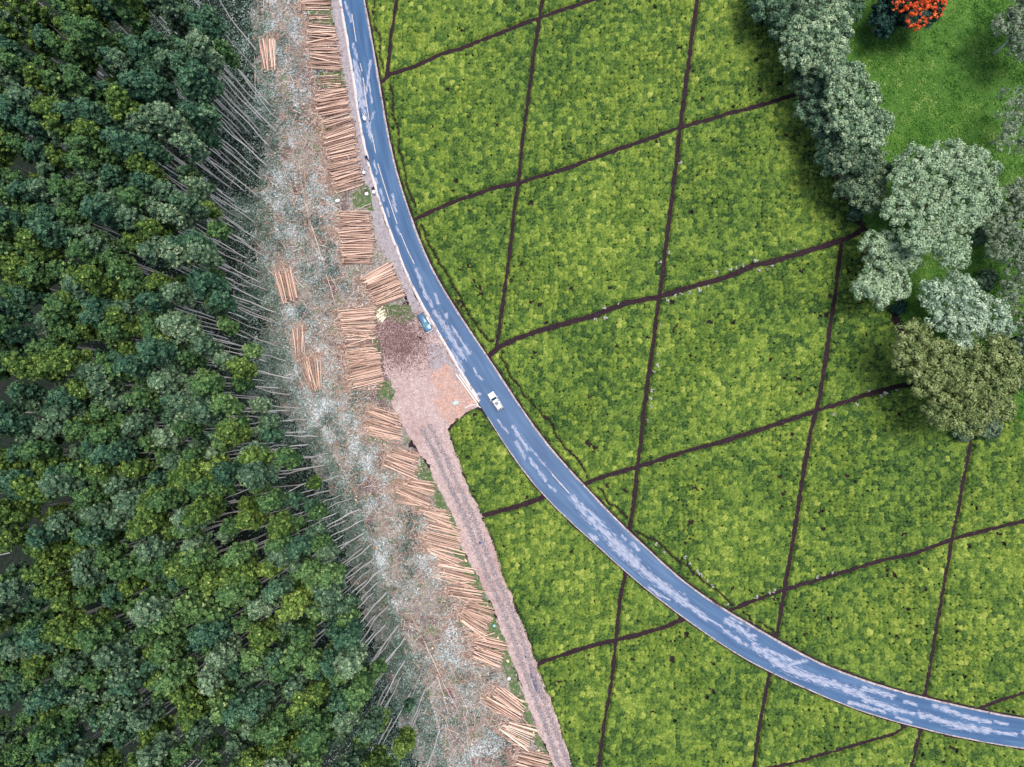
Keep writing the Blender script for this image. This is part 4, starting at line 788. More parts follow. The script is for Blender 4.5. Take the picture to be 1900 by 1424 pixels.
def grove_tree(name, label, lobes, ztop, mat, leaf=.31, sub=1.0, per=58, sparse=1.0, flatz=.75, bark='tbark', cat='tree', group=None, trunkr=.35, inner=True, tvar=.34):
    L = []
    for lo in lobes:
        u, v, r = lo[:3]; R = r*.125*(CH-ztop)/CH; z = ztop-R*.8+(lo[3] if len(lo) > 3 else 0); c = P(u, v, z); L.append((c[0], c[1], z, R))
    a = np.array(L); base = np.average(a[:, :2], axis=0, weights=a[:, 3]**2)
    t = empty(name, (base[0], base[1], 0)); a[:, :2] -= base
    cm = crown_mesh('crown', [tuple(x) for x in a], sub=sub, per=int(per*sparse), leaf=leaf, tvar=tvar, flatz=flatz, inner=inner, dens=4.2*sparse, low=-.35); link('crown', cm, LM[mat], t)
    tb = TB(); hb = ztop*.35; tb.tube([(0, 0, -.2), (.1, .05, hb*.5), (0, .1, hb)], [trunkr*1.5, trunkr, trunkr*.85], 9)
    for (x, y, z, R) in a:
        tb.tube([(0, .1, hb*.9), (x*.45, y*.45, hb+(z-hb)*.45), (x*.85, y*.85, z-R*.1)], [trunkr*.6, trunkr*.38, trunkr*.15], 6)
        for _ in range(5):
            d = unit(1)[0]; d[2] = abs(d[2])*.5; tb.tube([(x*.8, y*.8, z-R*.2), (x+d[0]*R*.5, y+d[1]*R*.5, z+d[2]*R*.5*flatz), (x+d[0]*R*.98, y+d[1]*R*.98, z+d[2]*R*.9*flatz)], [trunkr*.16, trunkr*.1, .03], 5)
    me = tb.mesh('trunk'); link('trunk', me, M[bark], t)
    return tag(t, label, cat, group)
RG = 'trees of the row between tea and lawn'
grove_tree('row_tree', 'dark blue green tree at the top left end of the tree row', [(1432, 10, 42), (1460, 50, 34), (1425, -30, 40), (1480, -10, 36)], 12, 'deep', group=RG)
grove_tree('row_tree', 'silvery tree at the top of the row, cut by the photo edge', [(1520, 20, 42), (1545, 55, 34), (1500, 60, 36), (1530, -30, 44)], 16, 'silver', group=RG)
grove_tree('row_tree', 'small dark round tree tucked behind the top of the row', [(1572, 18, 24), (1580, -8, 22)], 11, 'deep', group=RG)
grove_tree('row_tree', 'grey green tree in the row just above the end of the earth path', [(1490, 105, 36), (1530, 100, 40), (1548, 75, 30), (1480, 75, 30)], 15, 'silver', group=RG)
grove_tree('row_tree', 'dark leaved tree overhanging the end of the earth path', [(1502, 150, 32), (1520, 180, 30), (1505, 205, 26)], 11, 'deep', group=RG)
grove_tree('row_tree', 'bright silver tree with a pointed side branch over the lawn', [(1565, 150, 32), (1592, 135, 16), (1560, 190, 34), (1600, 185, 30), (1548, 130, 24)], 17, 'silver', group=RG)
grove_tree('row_tree', 'silver tree sticking out furthest into the lawn', [(1600, 225, 34), (1635, 228, 20), (1570, 235, 34), (1610, 255, 30)], 17, 'silver', group=RG)
grove_tree('row_tree', 'dark blue green tree in the lower row on the tea side', [(1535, 232, 30), (1548, 270, 30), (1540, 300, 24)], 12, 'deep', group=RG)
grove_tree('row_tree', 'pale green tree in the lower half of the row', [(1585, 280, 36), (1610, 300, 28), (1565, 300, 26)], 15, 'row', group=RG)
grove_tree('row_tree', 'rounded yellowish green tree at the lower end of the row', [(1600, 340, 38), (1625, 320, 26), (1580, 350, 30), (1612, 368, 26)], 12, 'row', group=RG)
grove_tree('spreading_tree', 'largest pale green tree with a wide cauliflower crown below the lawn', [(1745, 330, 54), (1700, 305, 34), (1765, 295, 36), (1810, 315, 38), (1815, 365, 38), (1680, 340, 30), (1780, 385, 46), (1715, 385, 40), (1665, 390, 26), (1750, 440, 42), (1700, 440, 30), (1770, 475, 26)], 18, 'pale', leaf=.31, sub=1.15, per=72, flatz=.6, trunkr=.6, tvar=.22)
grove_tree('spreading_tree', 'smaller pale tree beside the bare earth corner of the tea', [(1620, 455, 24), (1650, 455, 26), (1640, 490, 30), (1680, 490, 28), (1610, 530, 26), (1640, 525, 28), (1665, 530, 22), (1628, 550, 20)], 13, 'pale', leaf=.3, sub=1.0, per=64, flatz=.6, trunkr=.4, tvar=.3)
grove_tree('spreading_tree', 'whitish open crowned tree between the pale and the olive trees', [(1740, 550, 26), (1775, 540, 34), (1800, 570, 36), (1840, 590, 34), (1790, 610, 34), (1745, 590, 24), (1860, 610, 20), (1780, 645, 20), (1730, 530, 16)], 14, 'white', leaf=.3, sub=1.0, per=60, sparse=.8, flatz=.6, trunkr=.4, bark='silverbark')
grove_tree('spreading_tree', 'broad olive green tree overhanging the tea and the end of an earth path', [(1695, 625, 28), (1685, 660, 30), (1740, 665, 40), (1790, 680, 44), (1840, 660, 42), (1720, 700, 34), (1770, 730, 46), (1830, 720, 46), (1860, 690, 34), (1750, 765, 32), (1800, 770, 34), (1850, 755, 28)], 16, 'olive', leaf=.31, sub=1.1, per=66, flatz=.6, trunkr=.55, tvar=.26)
G2 = 'greyish trees along the right edge'
grove_tree('grey_tree', 'cream grey tree cut by the upper right edge', [(1880, 50, 32), (1905, 20, 34), (1915, 80, 34), (1890, 90, 20)], 13, 'grey', sparse=.75, bark='silverbark', trunkr=.2, group=G2)
grove_tree('grey_tree', 'nearly bare grey tree with white branches at the right edge of the lawn', [(1878, 185, 24), (1905, 200, 28), (1868, 225, 20), (1895, 240, 28), (1875, 270, 24), (1910, 280, 26)], 12, 'grey', sparse=.5, bark='silverbark', trunkr=.2, group=G2, inner=False)
grove_tree('grey_tree', 'brownish grey tree right of the largest pale tree', [(1875, 380, 34), (1905, 360, 34), (1850, 420, 30), (1890, 430, 38), (1860, 470, 30), (1905, 490, 38)], 13, 'grey', sparse=.7, bark='silverbark', trunkr=.2, group=G2)
grove_tree('grey_tree', 'dark grey green tree at the right edge beside the whitish tree', [(1880, 545, 30), (1910, 590, 34), (1905, 640, 30)], 11, 'grey', sparse=.6, bark='silverbark', trunkr=.2, group=G2)
ft = grove_tree('flowering_tree', 'tree covered in orange red blossom at the top edge of the lawn', [(1690, 10, 34), (1715, 18, 28), (1665, -5, 30), (1700, -30, 34), (1700, 38, 18), (1730, -5, 22)], 11, 'dark', leaf=.36, sub=.9, trunkr=.3)
blo = []
for u, v, r in [(1700, 5, 30), (1722, 10, 28), (1735, -8, 20), (1700, 40, 18), (1672, 0, 24), (1710, -30, 30)]:
    z = 11.1-r*.125*.93*.6; c = P(u, v, z); blo.append((c[0]-ft.location.x, c[1]-ft.location.y, z, r*.125*.98))
link('blossom', crown_mesh('blossom', blo, sub=.45, per=16, leaf=.3, inner=False, dens=1.5, low=.0, flatz=.8), LM['flame'], ft)
grove_tree('dark_tree', 'very dark rounded tree left of the orange blossom', [(1640, 38, 24), (1632, 25, 16), (1650, 15, 20), (1640, 55, 14)], 8, 'dark', leaf=.34, sub=.85, trunkr=.25)
SG = 'shrubs at the foot of the grove'
for u, v, r, lb, mt in [(1712, 452, 13, 'dark shrub between the two pale trees', 'shrub'), (1668, 572, 12, 'blue green shrub on the earth path by the grove', 'dark'), (1790, 800, 18, 'round pale shrub above the end of a steep earth path', 'row'), (1835, 795, 20, 'dull green shrub right of the steep earth path end', 'row'), (1880, 650, 22, 'dark bush behind the olive tree at the right edge', 'dark'), (1895, 700, 20, 'teal bush right of the olive tree', 'deep'), (1590, 395, 15, 'dark bush below the rounded tree at the row end', 'deep'), (1815, 440, 15, 'blue green bush under the brownish grey tree', 'deep'), (1830, 520, 18, 'blue grey bush right of the whitish tree top', 'deep')]:
    grove_tree('shrub', lb, [(u, v, r), (u+r*.5, v-r*.4, r*.6), (u-r*.5, v+r*.3, r*.6)], 3.2, mt, leaf=.3, sub=.6, per=26, trunkr=.07, cat='shrub', group=SG)
# bleached tea bushes
PB = [(1100+x/4.7475, 300+y/4.7475) for x, y in [(100, 1285), (225, 1255), (25, 1395), (110, 1385), (590, 885), (655, 1215), (730, 1185), (780, 1165), (850, 1155), (945, 1130), (1015, 1100), (1090, 980), (1210, 945), (1265, 935), (1325, 915), (1435, 880), (1460, 955), (1535, 950), (1580, 925), (1785, 775), (770, 10), (675, 805)]]
PB += [(800+x/3.165, 600+y/3.165) for x, y in [(1345, 10), (1330, 180), (1325, 250), (1310, 285), (1300, 395), (1290, 440), (1290, 490), (1270, 570)]]
PB += [(1000+x/3.165, 974+y/3.165) for x, y in [(690, 115), (735, 165), (860, 190), (885, 230), (930, 275), (950, 295), (985, 325), (1020, 360), (1275, 425), (1350, 400), (1380, 385), (1635, 305), (1720, 280), (1105, 465)]]
PB += [(1500+x/4.7475, 550+y/4.7475) for x, y in [(225, 1040), (430, 950), (530, 830), (635, 880), (680, 860), (780, 830)]]
M['bleached'] = leafmat('bleached_leaves', [(0, (.16, .18, .10)), (.4, (.34, .34, .28)), (.7, (.52, .5, .46)), (1, (.68, .65, .62))], trans=.1)
bm_ = [crown_mesh('pale_tea_bush', [(0, 0, .62, .30)], sub=.28, per=16, leaf=.17, inner=False, dens=6, low=-.2, flatz=.8) for _ in range(3)]
for m_ in bm_: m_.materials.append(M['bleached'])
for i, (u, v) in enumerate(PB):
    o = link('pale_tea_bush', bm_[i % 3]); q_ = P(u, v, .9); o.location = (*q_, random.uniform(.18, .28)); o.rotation_euler = (0, 0, random.uniform(0, 6)); o.scale = (random.uniform(.75, 1.25),)*2+(1,)
    w = 'beside the third long earth path' if v < 620 and u < 1500 and v > 440 else 'along the long steep earth path' if u < 1240 and v < 800 else 'along the ditch above the lower road bend' if u < 1380 else 'beside the earth path below the olive tree' if v < 850 and u > 1500 else 'along the lowest long earth path above the road' if v > 1000 else 'beside the steep earth path in the upper field'
    tag(o, 'small bleached pale tea bush '+w, 'bush', 'bleached tea bushes '+w)
# ------------------------------------------------------------------ vehicles
import bmesh
M['bluepaint'] = plain('blue_paint', (.035, .12, .22), .22, .6, .1, .06)
M['whitepaint'] = plain('white_paint', (.82, .81, .79), .3, .5, 0, .03)
M['glass'] = plain('car_glass', (.02, .05, .08), .08, .8)
M['glasslite'] = plain('windscreen_glass', (.12, .26, .3), .08, .8)
M['rubber'] = plain('rubber', (.02, .02, .022), .85, .1)
M['steel'] = plain('steel', (.5, .5, .52), .3, .5, .8)
M['chrome'] = plain('bright_bumper', (.75, .76, .76), .3, .5, .2)
M['blacktrim'] = plain('black_trim', (.02, .022, .03), .5, .3)
M['lamp'] = plain('lamp_glass', (.8, .82, .8), .15, .6)
M['redlamp'] = plain('tail_lamp', (.5, .03, .02), .2, .5)
def bevel(o, w, seg=3):
    m = o.modifiers.new('bevel', 'BEVEL'); m.width = w; m.segments = seg; m.limit_method = 'ANGLE'; m.angle_limit = R_(25); return o
def pyobj(name, V, F, mat, parent, smooth=True):
    me = bpy.data.meshes.new(name); me.from_pydata([tuple(v) for v in V], [], F)
    bm = bmesh.new(); bm.from_mesh(me); bmesh.ops.recalc_face_normals(bm, faces=bm.faces); bm.to_mesh(me); bm.free()
    if smooth: me.polygons.foreach_set('use_smooth', np.ones(len(me.polygons), bool))
    return link(name, me, mat, parent)
def loft(name, st, mat, parent, bev=.05):
    """st: (x, half width low, half width high, z low, z mid, z high)"""
    V = []; F = []
    for (x, w0, w1, z0, z1, z2) in st: V += [(x, -w0*.94, z0), (x, -w0, z1), (x, -w1, z2), (x, w1, z2), (x, w0, z1), (x, w0*.94, z0)]
    n = len(st)
    for i in range(n-1):
        for k_ in range(6): a = i*6+k_; b_ = i*6+(k_+1) % 6; F.append((a, b_, b_+6, a+6))
    F.append(tuple(range(6))); F.append(tuple(range((n-1)*6, n*6)))
    return bevel(pyobj(name, V, F, mat, parent), bev)
def panel(name, pts, mat, parent, th=.012):
    """thin solid pane through four corner points"""
    p = [Vector(q_) for q_ in pts]; n = (p[1]-p[0]).cross(p[2]-p[0]).normalized()*th
    V = p+[q_+n for q_ in p]; return pyobj(name, V, [(0, 1, 2, 3), (7, 6, 5, 4), (0, 4, 5, 1), (1, 5, 6, 2), (2, 6, 7, 3), (3, 7, 4, 0)], mat, parent, False)
def wheel(parent, x, y, r=.34, w=.22):
    t = TB(); t.tube([(x, y-w/2, r), (x, y-w*.4, r), (x, y+w*.4, r), (x, y+w/2, r)], [r*.93, r, r, r*.93], 20); o = link('wheel', t.mesh('wheel', False), M['rubber'], parent)
    s = 1 if y > 0 else -1; q_ = TB(); q_.tube([(x, y+s*w*.5, r), (x, y+s*(w*.5+.02), r)], [r*.62, r*.55], 14); link('rim', q_.mesh('rim', False), M['steel'], o); return o
def car(name, label, cat, c, hd, paint, L, W, body, cabin, glass, screen, opts):
    """c centre px, hd front px; body = loft stations, cabin = (x rear base, x rear roof, x front roof, x front base, belt z, roof z, half base, half roof)"""
    p = P(*c); f = P(*hd); an = math.atan2(f[1]-p[1], f[0]-p[0]); t = empty(name, (p[0], p[1], .05), an); tag(t, label, cat)
    loft('body', body, paint, t, .07)
    xr, xrr, xfr, xf, zb, zr, hb, hr = cabin
    V = [(xr, -hb, zb), (xf, -hb, zb), (xf, hb, zb), (xr, hb, zb), (xrr, -hr, zr), (xfr, -hr, zr), (xfr, hr, zr), (xrr, hr, zr)]
    bevel(pyobj('roof', V, [(0, 1, 2, 3), (7, 6, 5, 4), (0, 4, 5, 1), (1, 5, 6, 2), (2, 6, 7, 3), (3, 7, 4, 0)], paint, t), .06)
    def lerp(a, b_, s): return tuple(a[i]+(b_[i]-a[i])*s for i in range(3))
    def pane(nm, a, b_, c_, d, mt, ins=.1, off=.008):
        cc = [sum(q_[i] for q_ in (a, b_, c_, d))/4 for i in range(3)]; q4 = [lerp(q_, cc, ins) for q_ in (a, b_, c_, d)]
        n = (Vector(q4[1])-Vector(q4[0])).cross(Vector(q4[2])-Vector(q4[0])).normalized(); out = Vector(cc)-Vector((0, 0, (zb+zr)/2)); out.x *= .3
        if n.dot(out) < 0: n = -n; q4 = q4[::-1]
        q4 = [tuple(Vector(q_)+n*off) for q_ in q4]; return panel(nm, q4, mt, t)
    pane('windscreen', V[1], V[2], V[6], V[5], screen, .08); pane('rear_window', V[0], V[3], V[7], V[4], glass, .12)
    for s in (0, 1):
        a, b_, c_, d = (V[0], V[1], V[5], V[4]) if s == 0 else (V[3], V[2], V[6], V[7])
        m0, m1 = lerp(a, b_, .48), lerp(d, c_, .48); n0, n1 = lerp(a, b_, .52), lerp(d, c_, .52)
        pane('side_window', a, m0, m1, d, glass, .1); pane('side_window', n0, b_, c_, n1, glass, .1)
    for x in (-L*.30, L*.31):
        for y in (-W/2+.12, W/2-.12): wheel(t, x, y, .36 if W > 1.75 else .31)
    x0 = body[-1][0]; x1 = body[0][0]; zl = body[-1][4]
    for s in (-1, 1):
        b1 = TB(); b1.box((x0-.06, s*W*.36, zl+.08), (.16, .3, .14)); bevel(link('headlight', b1.mesh('headlight', False), M['lamp'], t), .03)
        b1 = TB(); b1.box((x1+.05, s*W*.40, zl+.12), (.14, .2, .2)); bevel(link('tail_light', b1.mesh('tail_light', False), M['redlamp'], t), .03)
        b1 = TB(); b1.box((xf-.25, s*(W/2+.09), zb+.05), (.12, .2, .14)); bevel(link('mirror', b1.mesh('mirror', False), opts.get('mirror', paint), t), .04)
    for x, nm, mt in ((x0+.02, 'front_bumper', opts.get('bump', paint)), (x1-.02, 'rear_bumper', M['blacktrim'])):
        b1 = TB(); b1.box((x, 0, body[0][3]+.2), (.16, W*.9, .24)); bevel(link(nm, b1.mesh(nm, False), mt, t), .06)
    return t
# body stations run from tail to nose: x, half low, half high, z0, z1, z2
suv_body = [(-2.28, .78, .74, .38, .62, .98), (-2.1, .92, .86, .28, .66, 1.08), (-.5, .94, .89, .26, .68, 1.1), (.75, .94, .89, .26, .68, 1.1), (.95, .94, .84, .26, .68, 1.08), (1.9, .92, .78, .28, .66, 1.0), (2.2, .84, .7, .34, .62, .92), (2.3, .74, .62, .4, .6, .8)]
t = car('utility_vehicle', 'dark blue station wagon parked in the lay-by with its driver door open', 'car', (789, 600), (798, 615.5), M['bluepaint'], 4.6, 1.88, suv_body, (-2.15, -1.95, .25, .98, 1.09, 1.78, .82, .66), M['glass'], M['glasslite'], {'bump': M['chrome'], 'mirror': M['blacktrim']})
dr = TB(); dr.box((-.42, 0, .78), (1.0, .07, .72)); d_ = bevel(link('door', dr.mesh('door', False), M['bluepaint'], t), .03); d_.location = (.72, -.93, 0); d_.rotation_euler = (0, 0, R_(62))
dw = TB(); dw.box((-.45, 0, 1.36), (.78, .03, .36)); bevel(link('door_window', dw.mesh('door_window', False), M['glass'], d_), .02)
rk = TB()
for s in (-1, 1): rk.tube([(-1.8, s*.6, 1.84), (.1, s*.6, 1.84)], [.02, .02], 6)
link('roof_rails', rk.mesh('roof_rails'), M['blacktrim'], t)
rs = TB(); rs.box((0, .99, .36), (1.9, .14, .05)); rs.box((0, -.99, .36), (1.9, .14, .05)); link('running_boards', rs.mesh('running_boards', False), M['chrome'], t)
hb_body = [(-2.2, .7, .66, .36, .6, .95), (-2.05, .83, .78, .25, .62, 1.0), (-.4, .85, .8, .22, .62, .98), (.8, .85, .78, .22, .62, .96), (1.5, .84, .74, .24, .6, .9), (1.95, .78, .66, .28, .56, .8), (2.2, .62, .5, .36, .54, .68)]
t = car('white_car', 'white estate car with dark sunroof driving towards the lay-by', 'car', (920, 745.3), (910.5, 730.5), M['whitepaint'], 4.4, 1.7, hb_body, (-2.12, -1.9, .3, .98, .97, 1.46, .74, .6), M['glass'], M['glass'], {})
panel('sunroof', [(-1.0, -.42, 1.462), (-.18, -.42, 1.462), (-.18, .42, 1.462), (-1.0, .42, 1.462)], M['glass'], t, .012)
rk = TB()
for s in (-1, 1): rk.tube([(-1.8, s*.52, 1.5), (.2, s*.54, 1.5)], [.018, .018], 6)
link('roof_rails', rk.mesh('roof_rails'), M['steel'], t)
# ------------------------------------------------------------------ people
M['skin'] = plain('skin', (.09, .05, .035), .5, .3); M['hair'] = plain('black_hair', (.012, .01, .01), .8, .1)
def cloth(n, c): M[n] = plain(n, c, .85, .1); return M[n]
cloth('white_cloth', (.8, .8, .8)); cloth('navy_cloth', (.02, .045, .14)); cloth('black_cloth', (.015, .018, .025)); cloth('blue_cloth', (.02, .12, .45)); cloth('red_cloth', (.4, .05, .05)); cloth('grey_cloth', (.2, .2, .22)); cloth('khaki_cloth', (.25, .2, .14))
def skin(name, nodes, edges, mat, parent, sub=1):
    me = bpy.data.meshes.new(name+'_cage'); ks = list(nodes); me.from_pydata([nodes[k_][0] for k_ in ks], [(ks.index(a), ks.index(b_)) for a, b_ in edges], [])
    o = bpy.data.objects.new('cage', me); COL.objects.link(o)
    o.modifiers.new('skin', 'SKIN'); s = o.modifiers.new('sub', 'SUBSURF'); s.levels = s.render_levels = sub
    if not me.skin_vertices: me.skin_vertices.new() if hasattr(me.skin_vertices, 'new') else None
    for i, k_ in enumerate(ks):
        r = nodes[k_][1]; me.skin_vertices[0].data[i].radius = (r, r) if not isinstance(r, tuple) else r
    me.skin_vertices[0].data[0].use_root = True
    dg = bpy.context.evaluated_depsgraph_get(); dg.update(); out = bpy.data.meshes.new_from_object(o.evaluated_get(dg)); out.name = name
    bpy.data.objects.remove(o); bpy.data.meshes.remove(me)
    out.polygons.foreach_set('use_smooth', np.ones(len(out.polygons), bool)); out.materials.clear()
    return link(name, out, mat, parent)
def person(label, pos, an, pose, shirt, trousers, hat=None, z0=.05):
    """pose 'walk', 'stand' or 'ride'; local x is forward"""
    t = empty('person', (pos[0], pos[1], z0), an); tag(t, label, 'person')
    st = .22 if pose == 'walk' else .04
    if pose == 'ride':
        hip = (-.1, 0, .86); ch = (.02, 0, 1.26); nk = (.06, 0, 1.42); hd = (.1, 0, 1.58)
        leg = {s: [(-.05, s*.12, .84), (.28, s*.24, .74), (.05, s*.22, .36), (.2, s*.22, .33)] for s in (-1, 1)}
        arm = {s: [(.02, s*.2, 1.34), (.2, s*.3, 1.12), (.46, s*.27, 1.06)] for s in (-1, 1)}
    else:
        hip = (0, 0, .93); ch = (.02, 0, 1.3); nk = (.02, 0, 1.48); hd = (.04, 0, 1.64)
        leg = {s: [(0, s*.1, .9), (s*st*.6+.05, s*.11, .5), (s*st, s*.11, .08), (s*st+.16, s*.12, .04)] for s in (-1, 1)}
        arm = {s: [(0, s*.2, 1.42), (-s*st*.5, s*.27, 1.14), (-s*st*.9+.08, s*.26, .9)] for s in (-1, 1)}
    nd = {'hip': (hip, (.13, .1)), 'waist': (tuple((a+b_)/2 for a, b_ in zip(hip, ch)), (.12, .09)), 'ch': (ch, (.15, .1)), 'nk': (nk, .055), 'hd': (hd, (.085, .095)), 'top': ((hd[0], 0, hd[2]+.1), .07), 'nose': ((hd[0]+.1, 0, hd[2]-.01), .018)}
    ed = [('hip', 'waist'), ('waist', 'ch'), ('ch', 'nk'), ('nk', 'hd'), ('hd', 'top'), ('hd', 'nose')]
    sh_n = {'a': (hip, (.155, .125)), 'b': (nd['waist'][0], (.15, .12)), 'c': (ch, (.18, .13)), 'd': ((nk[0], 0, nk[2]-.07), .08)}; sh_e = [('a', 'b'), ('b', 'c'), ('c', 'd')]
    tr_n = {'h': ((hip[0], 0, hip[2]-.02), (.15, .125))}; tr_e = []
    for s in (-1, 1):
        k_ = 'L' if s > 0 else 'R'; A = arm[s]; G = leg[s]
        for i, (q_, r) in enumerate(zip(A, (.055, .042, .03))): nd[k_+'a%d' % i] = (q_, r)
        ed += [('ch', k_+'a0'), (k_+'a0', k_+'a1'), (k_+'a1', k_+'a2')]
        d = (Vector(A[2])-Vector(A[1])).normalized(); side = Vector((0, 1, 0)) if abs(d.y) < .8 else Vector((1, 0, 0)); pl = Vector(A[2])+d*.07
        nd[k_+'palm'] = (tuple(pl), (.038, .018)); ed.append((k_+'a2', k_+'palm'))
        cr = d.cross(side).normalized()
        for i, ln in enumerate((.07, .08, .075, .058)):
            b0 = pl+cr*(i-1.5)*.021+d*.035; b1 = b0+d*ln*.5+side*(-s*.008); b2 = b1+d*ln*.35-side*s*.022
            nd[k_+'f%d' % i] = (tuple(b0), .009); nd[k_+'g%d' % i] = (tuple(b1), .009); nd[k_+'h%d' % i] = (tuple(b2), .008)
            ed += [(k_+'palm', k_+'f%d' % i), (k_+'f%d' % i, k_+'g%d' % i), (k_+'g%d' % i, k_+'h%d' % i)]
        tb0 = pl-cr*.045-d*.01; nd[k_+'t'] = (tuple(tb0), .011); nd[k_+'u'] = (tuple(tb0+d*.035-cr*.015), .009); ed += [(k_+'palm', k_+'t'), (k_+'t', k_+'u')]
        for i, (q_, r) in enumerate(zip(G, (.09, .06, .045, .04))): nd[k_+'l%d' % i] = (q_, r)
        ed += [('hip', k_+'l0')]+[(k_+'l%d' % i, k_+'l%d' % (i+1)) for i in range(3)]
        sh_n[k_+'s'] = (A[0], .085); sh_n[k_+'e'] = (A[1], .06); m_ = tuple((a+b_)/2 for a, b_ in zip(A[1], A[2])); sh_n[k_+'w'] = (m_, .05); sh_e += [('c', k_+'s'), (k_+'s', k_+'e'), (k_+'e', k_+'w')]
        for i, r in enumerate((.115, .085, .065)): tr_n[k_+'%d' % i] = (G[i], r)
        tr_e += [('h', k_+'0'), (k_+'0', k_+'1'), (k_+'1', k_+'2')]
    skin('body', nd, ed, M['skin'], t); skin('shirt', sh_n, sh_e, M[shirt], t); skin('trousers', tr_n, tr_e, M[trousers], t)
    skin('hat' if hat else 'hair', {'a': ((hd[0]-.02, 0, hd[2]+.03), .1), 'b': ((hd[0]-.03, 0, hd[2]+.09), .085), 'c': ((hd[0]+(.08 if hat else .03), 0, hd[2]+.08), .06)}, [('a', 'b'), ('b', 'c')], M[hat] if hat else M['hair'], t)
    return t
def motorcycle(label, pos, an, tank, z0=.05):
    t = empty('motorcycle', (pos[0], pos[1], z0), an); tag(t, label, 'motorcycle')
    for x in (-.62, .66):
        tor = TB(); tor.tube([(x+.27*math.cos(a), 0, .31+.27*math.sin(a)) for a in np.linspace(0, 2*math.pi, 22)], [.05]*22, 7); w = link('wheel', tor.mesh('wheel'), M['rubber'], t)
        rm = TB(); [rm.tube([(x+.24*math.cos(a), 0, .31+.24*math.sin(a)), (x-.24*math.cos(a), 0, .31-.24*math.sin(a))], [.008, .008], 4) for a in np.linspace(0, 3.14, 7)]; link('rim', rm.mesh('rim'), M['steel'], w)
    fr_ = TB(); fr_.tube([(-.62, .07, .31), (-.2, .07, .38), (.1, .04, .42), (.42, 0, .85)], [.025]*4, 6); fr_.tube([(-.62, -.07, .31), (-.2, -.07, .38), (.1, -.04, .42)], [.025]*3, 6); fr_.tube([(-.55, 0, .74), (-.1, 0, .68), (.42, 0, .85)], [.025]*3, 6); link('frame', fr_.mesh('frame'), M['blacktrim'], t)
    fk = TB(); [fk.tube([(.66, s*.07, .31), (.44, s*.07, .92)], [.022, .025], 6) for s in (-1, 1)]; link('fork', fk.mesh('fork'), M['steel'], t)
    hb = TB(); hb.tube([(.34, -.36, 1.04), (.42, -.15, 1.0), (.42, .15, 1.0), (.34, .36, 1.04)], [.016]*4, 6); link('handlebar', hb.mesh('handlebar'), M['blacktrim'], t)
    en = TB(); en.box((0, 0, .4), (.36, .26, .3)); bevel(link('engine', en.mesh('engine', False), M['steel'], t), .05)
    tk = TB(); tk.tube([(-.02, 0, .8), (.1, 0, .84), (.28, 0, .87), (.4, 0, .86)], [.08, .15, .14, .06], 12); link('fuel_tank', tk.mesh('fuel_tank'), M[tank], t)
    se = TB(); se.tube([(-.75, 0, .82), (-.55, 0, .82), (-.2, 0, .8), (.0, 0, .82)], [.07, .12, .12, .08], 10); link('seat', se.mesh('seat'), M['black_cloth'], t)
    hl = TB(); hl.tube([(.5, 0, .9), (.6, 0, .9)], [.06, .09], 12); link('headlight', hl.mesh('headlight'), M['lamp'], t)
    ex = TB(); ex.tube([(-.1, -.16, .3), (-.75, -.18, .36)], [.04, .05], 8); link('exhaust', ex.mesh('exhaust'), M['steel'], t)
    return t
def heading(a, b_): p0, p1 = P(*a), P(*b_); return math.atan2(p1[1]-p0[1], p1[0]-p0[0])
def at_(u, v, h=.9): return P(u, v, h)
for (c, hd_, lb, sh, tr, tank, lbp, hat) in [
 ((676, 215), (673, 203), 'motorcycle ridden on the asphalt by the person in white', 'white_cloth', 'grey_cloth', 'blacktrim', 'person in a white shirt riding a motorcycle along the middle of the road', None),
 ((680.5, 293), (674.5, 282), 'black motorcycle by the left road edge under a rider in dark clothes', 'navy_cloth', 'black_cloth', 'blacktrim', 'person in dark clothes riding at the left edge of the road', None),
 ((674.5, 317), (673.5, 305), 'motorcycle on the shoulder beside the log stack', 'white_cloth', 'navy_cloth', 'blacktrim', 'person in white top astride a motorcycle on the shoulder by the logs', None),
 ((693, 352), (691.5, 340), 'motorcycle on the pale kerb under a rider in navy', 'navy_cloth', 'black_cloth', 'blacktrim', 'person in a navy top riding on the pale kerb', None)]:
    q_ = at_(*c, .6); an = heading(c, hd_); z0 = .05 if c[0] != 693 else .12
    motorcycle(lb, q_, an, tank, z0); person(lbp, q_, an, 'ride', sh, tr, hat, z0)
def sack(name, label, pos, s, mat, z0=.03, cat='sack', rz=0.3):
    me = bpy.data.meshes.new(name); bm = bmesh.new(); bmesh.ops.create_icosphere(bm, subdivisions=3, radius=1)
    for v in bm.verts:
        c = v.co; n = .12*math.sin(c.x*7+1)*math.cos(c.y*6)+.06*math.sin(c.z*11); f_ = 1+n
        v.co = Vector((math.copysign(abs(c.x)**.7, c.x)*s[0]*f_, math.copysign(abs(c.y)**.75, c.y)*s[1]*f_, (math.copysign(abs(c.z)**.7, c.z)+1)*s[2]*f_*.9))
    bm.to_mesh(me); bm.free(); me.polygons.foreach_set('use_smooth', np.ones(len(me.polygons), bool))
    o = link(name, me, mat); o.location = (*pos, z0); o.rotation_euler = (0, 0, rz); return tag(o, label, cat)
q_ = P(676, 219.5, 1.0); sack('sack', 'white bundle strapped behind the rider on the middle of the road', q_, (.62, .34, .2), M['white_cloth'], .82, rz=heading((679, 224), (673, 205)))
q_ = P(675.5, 321, .8); sack('sack', 'white bundle behind the rider on the shoulder', q_, (.4, .34, .22), M['white_cloth'], .82, rz=heading((675, 322), (673, 306)))
q_ = P(694, 357.5, .8); sack('sack', 'white bundle behind the rider on the kerb', q_, (.42, .34, .24), M['white_cloth'], .9, rz=heading((694, 357), (692, 342)))
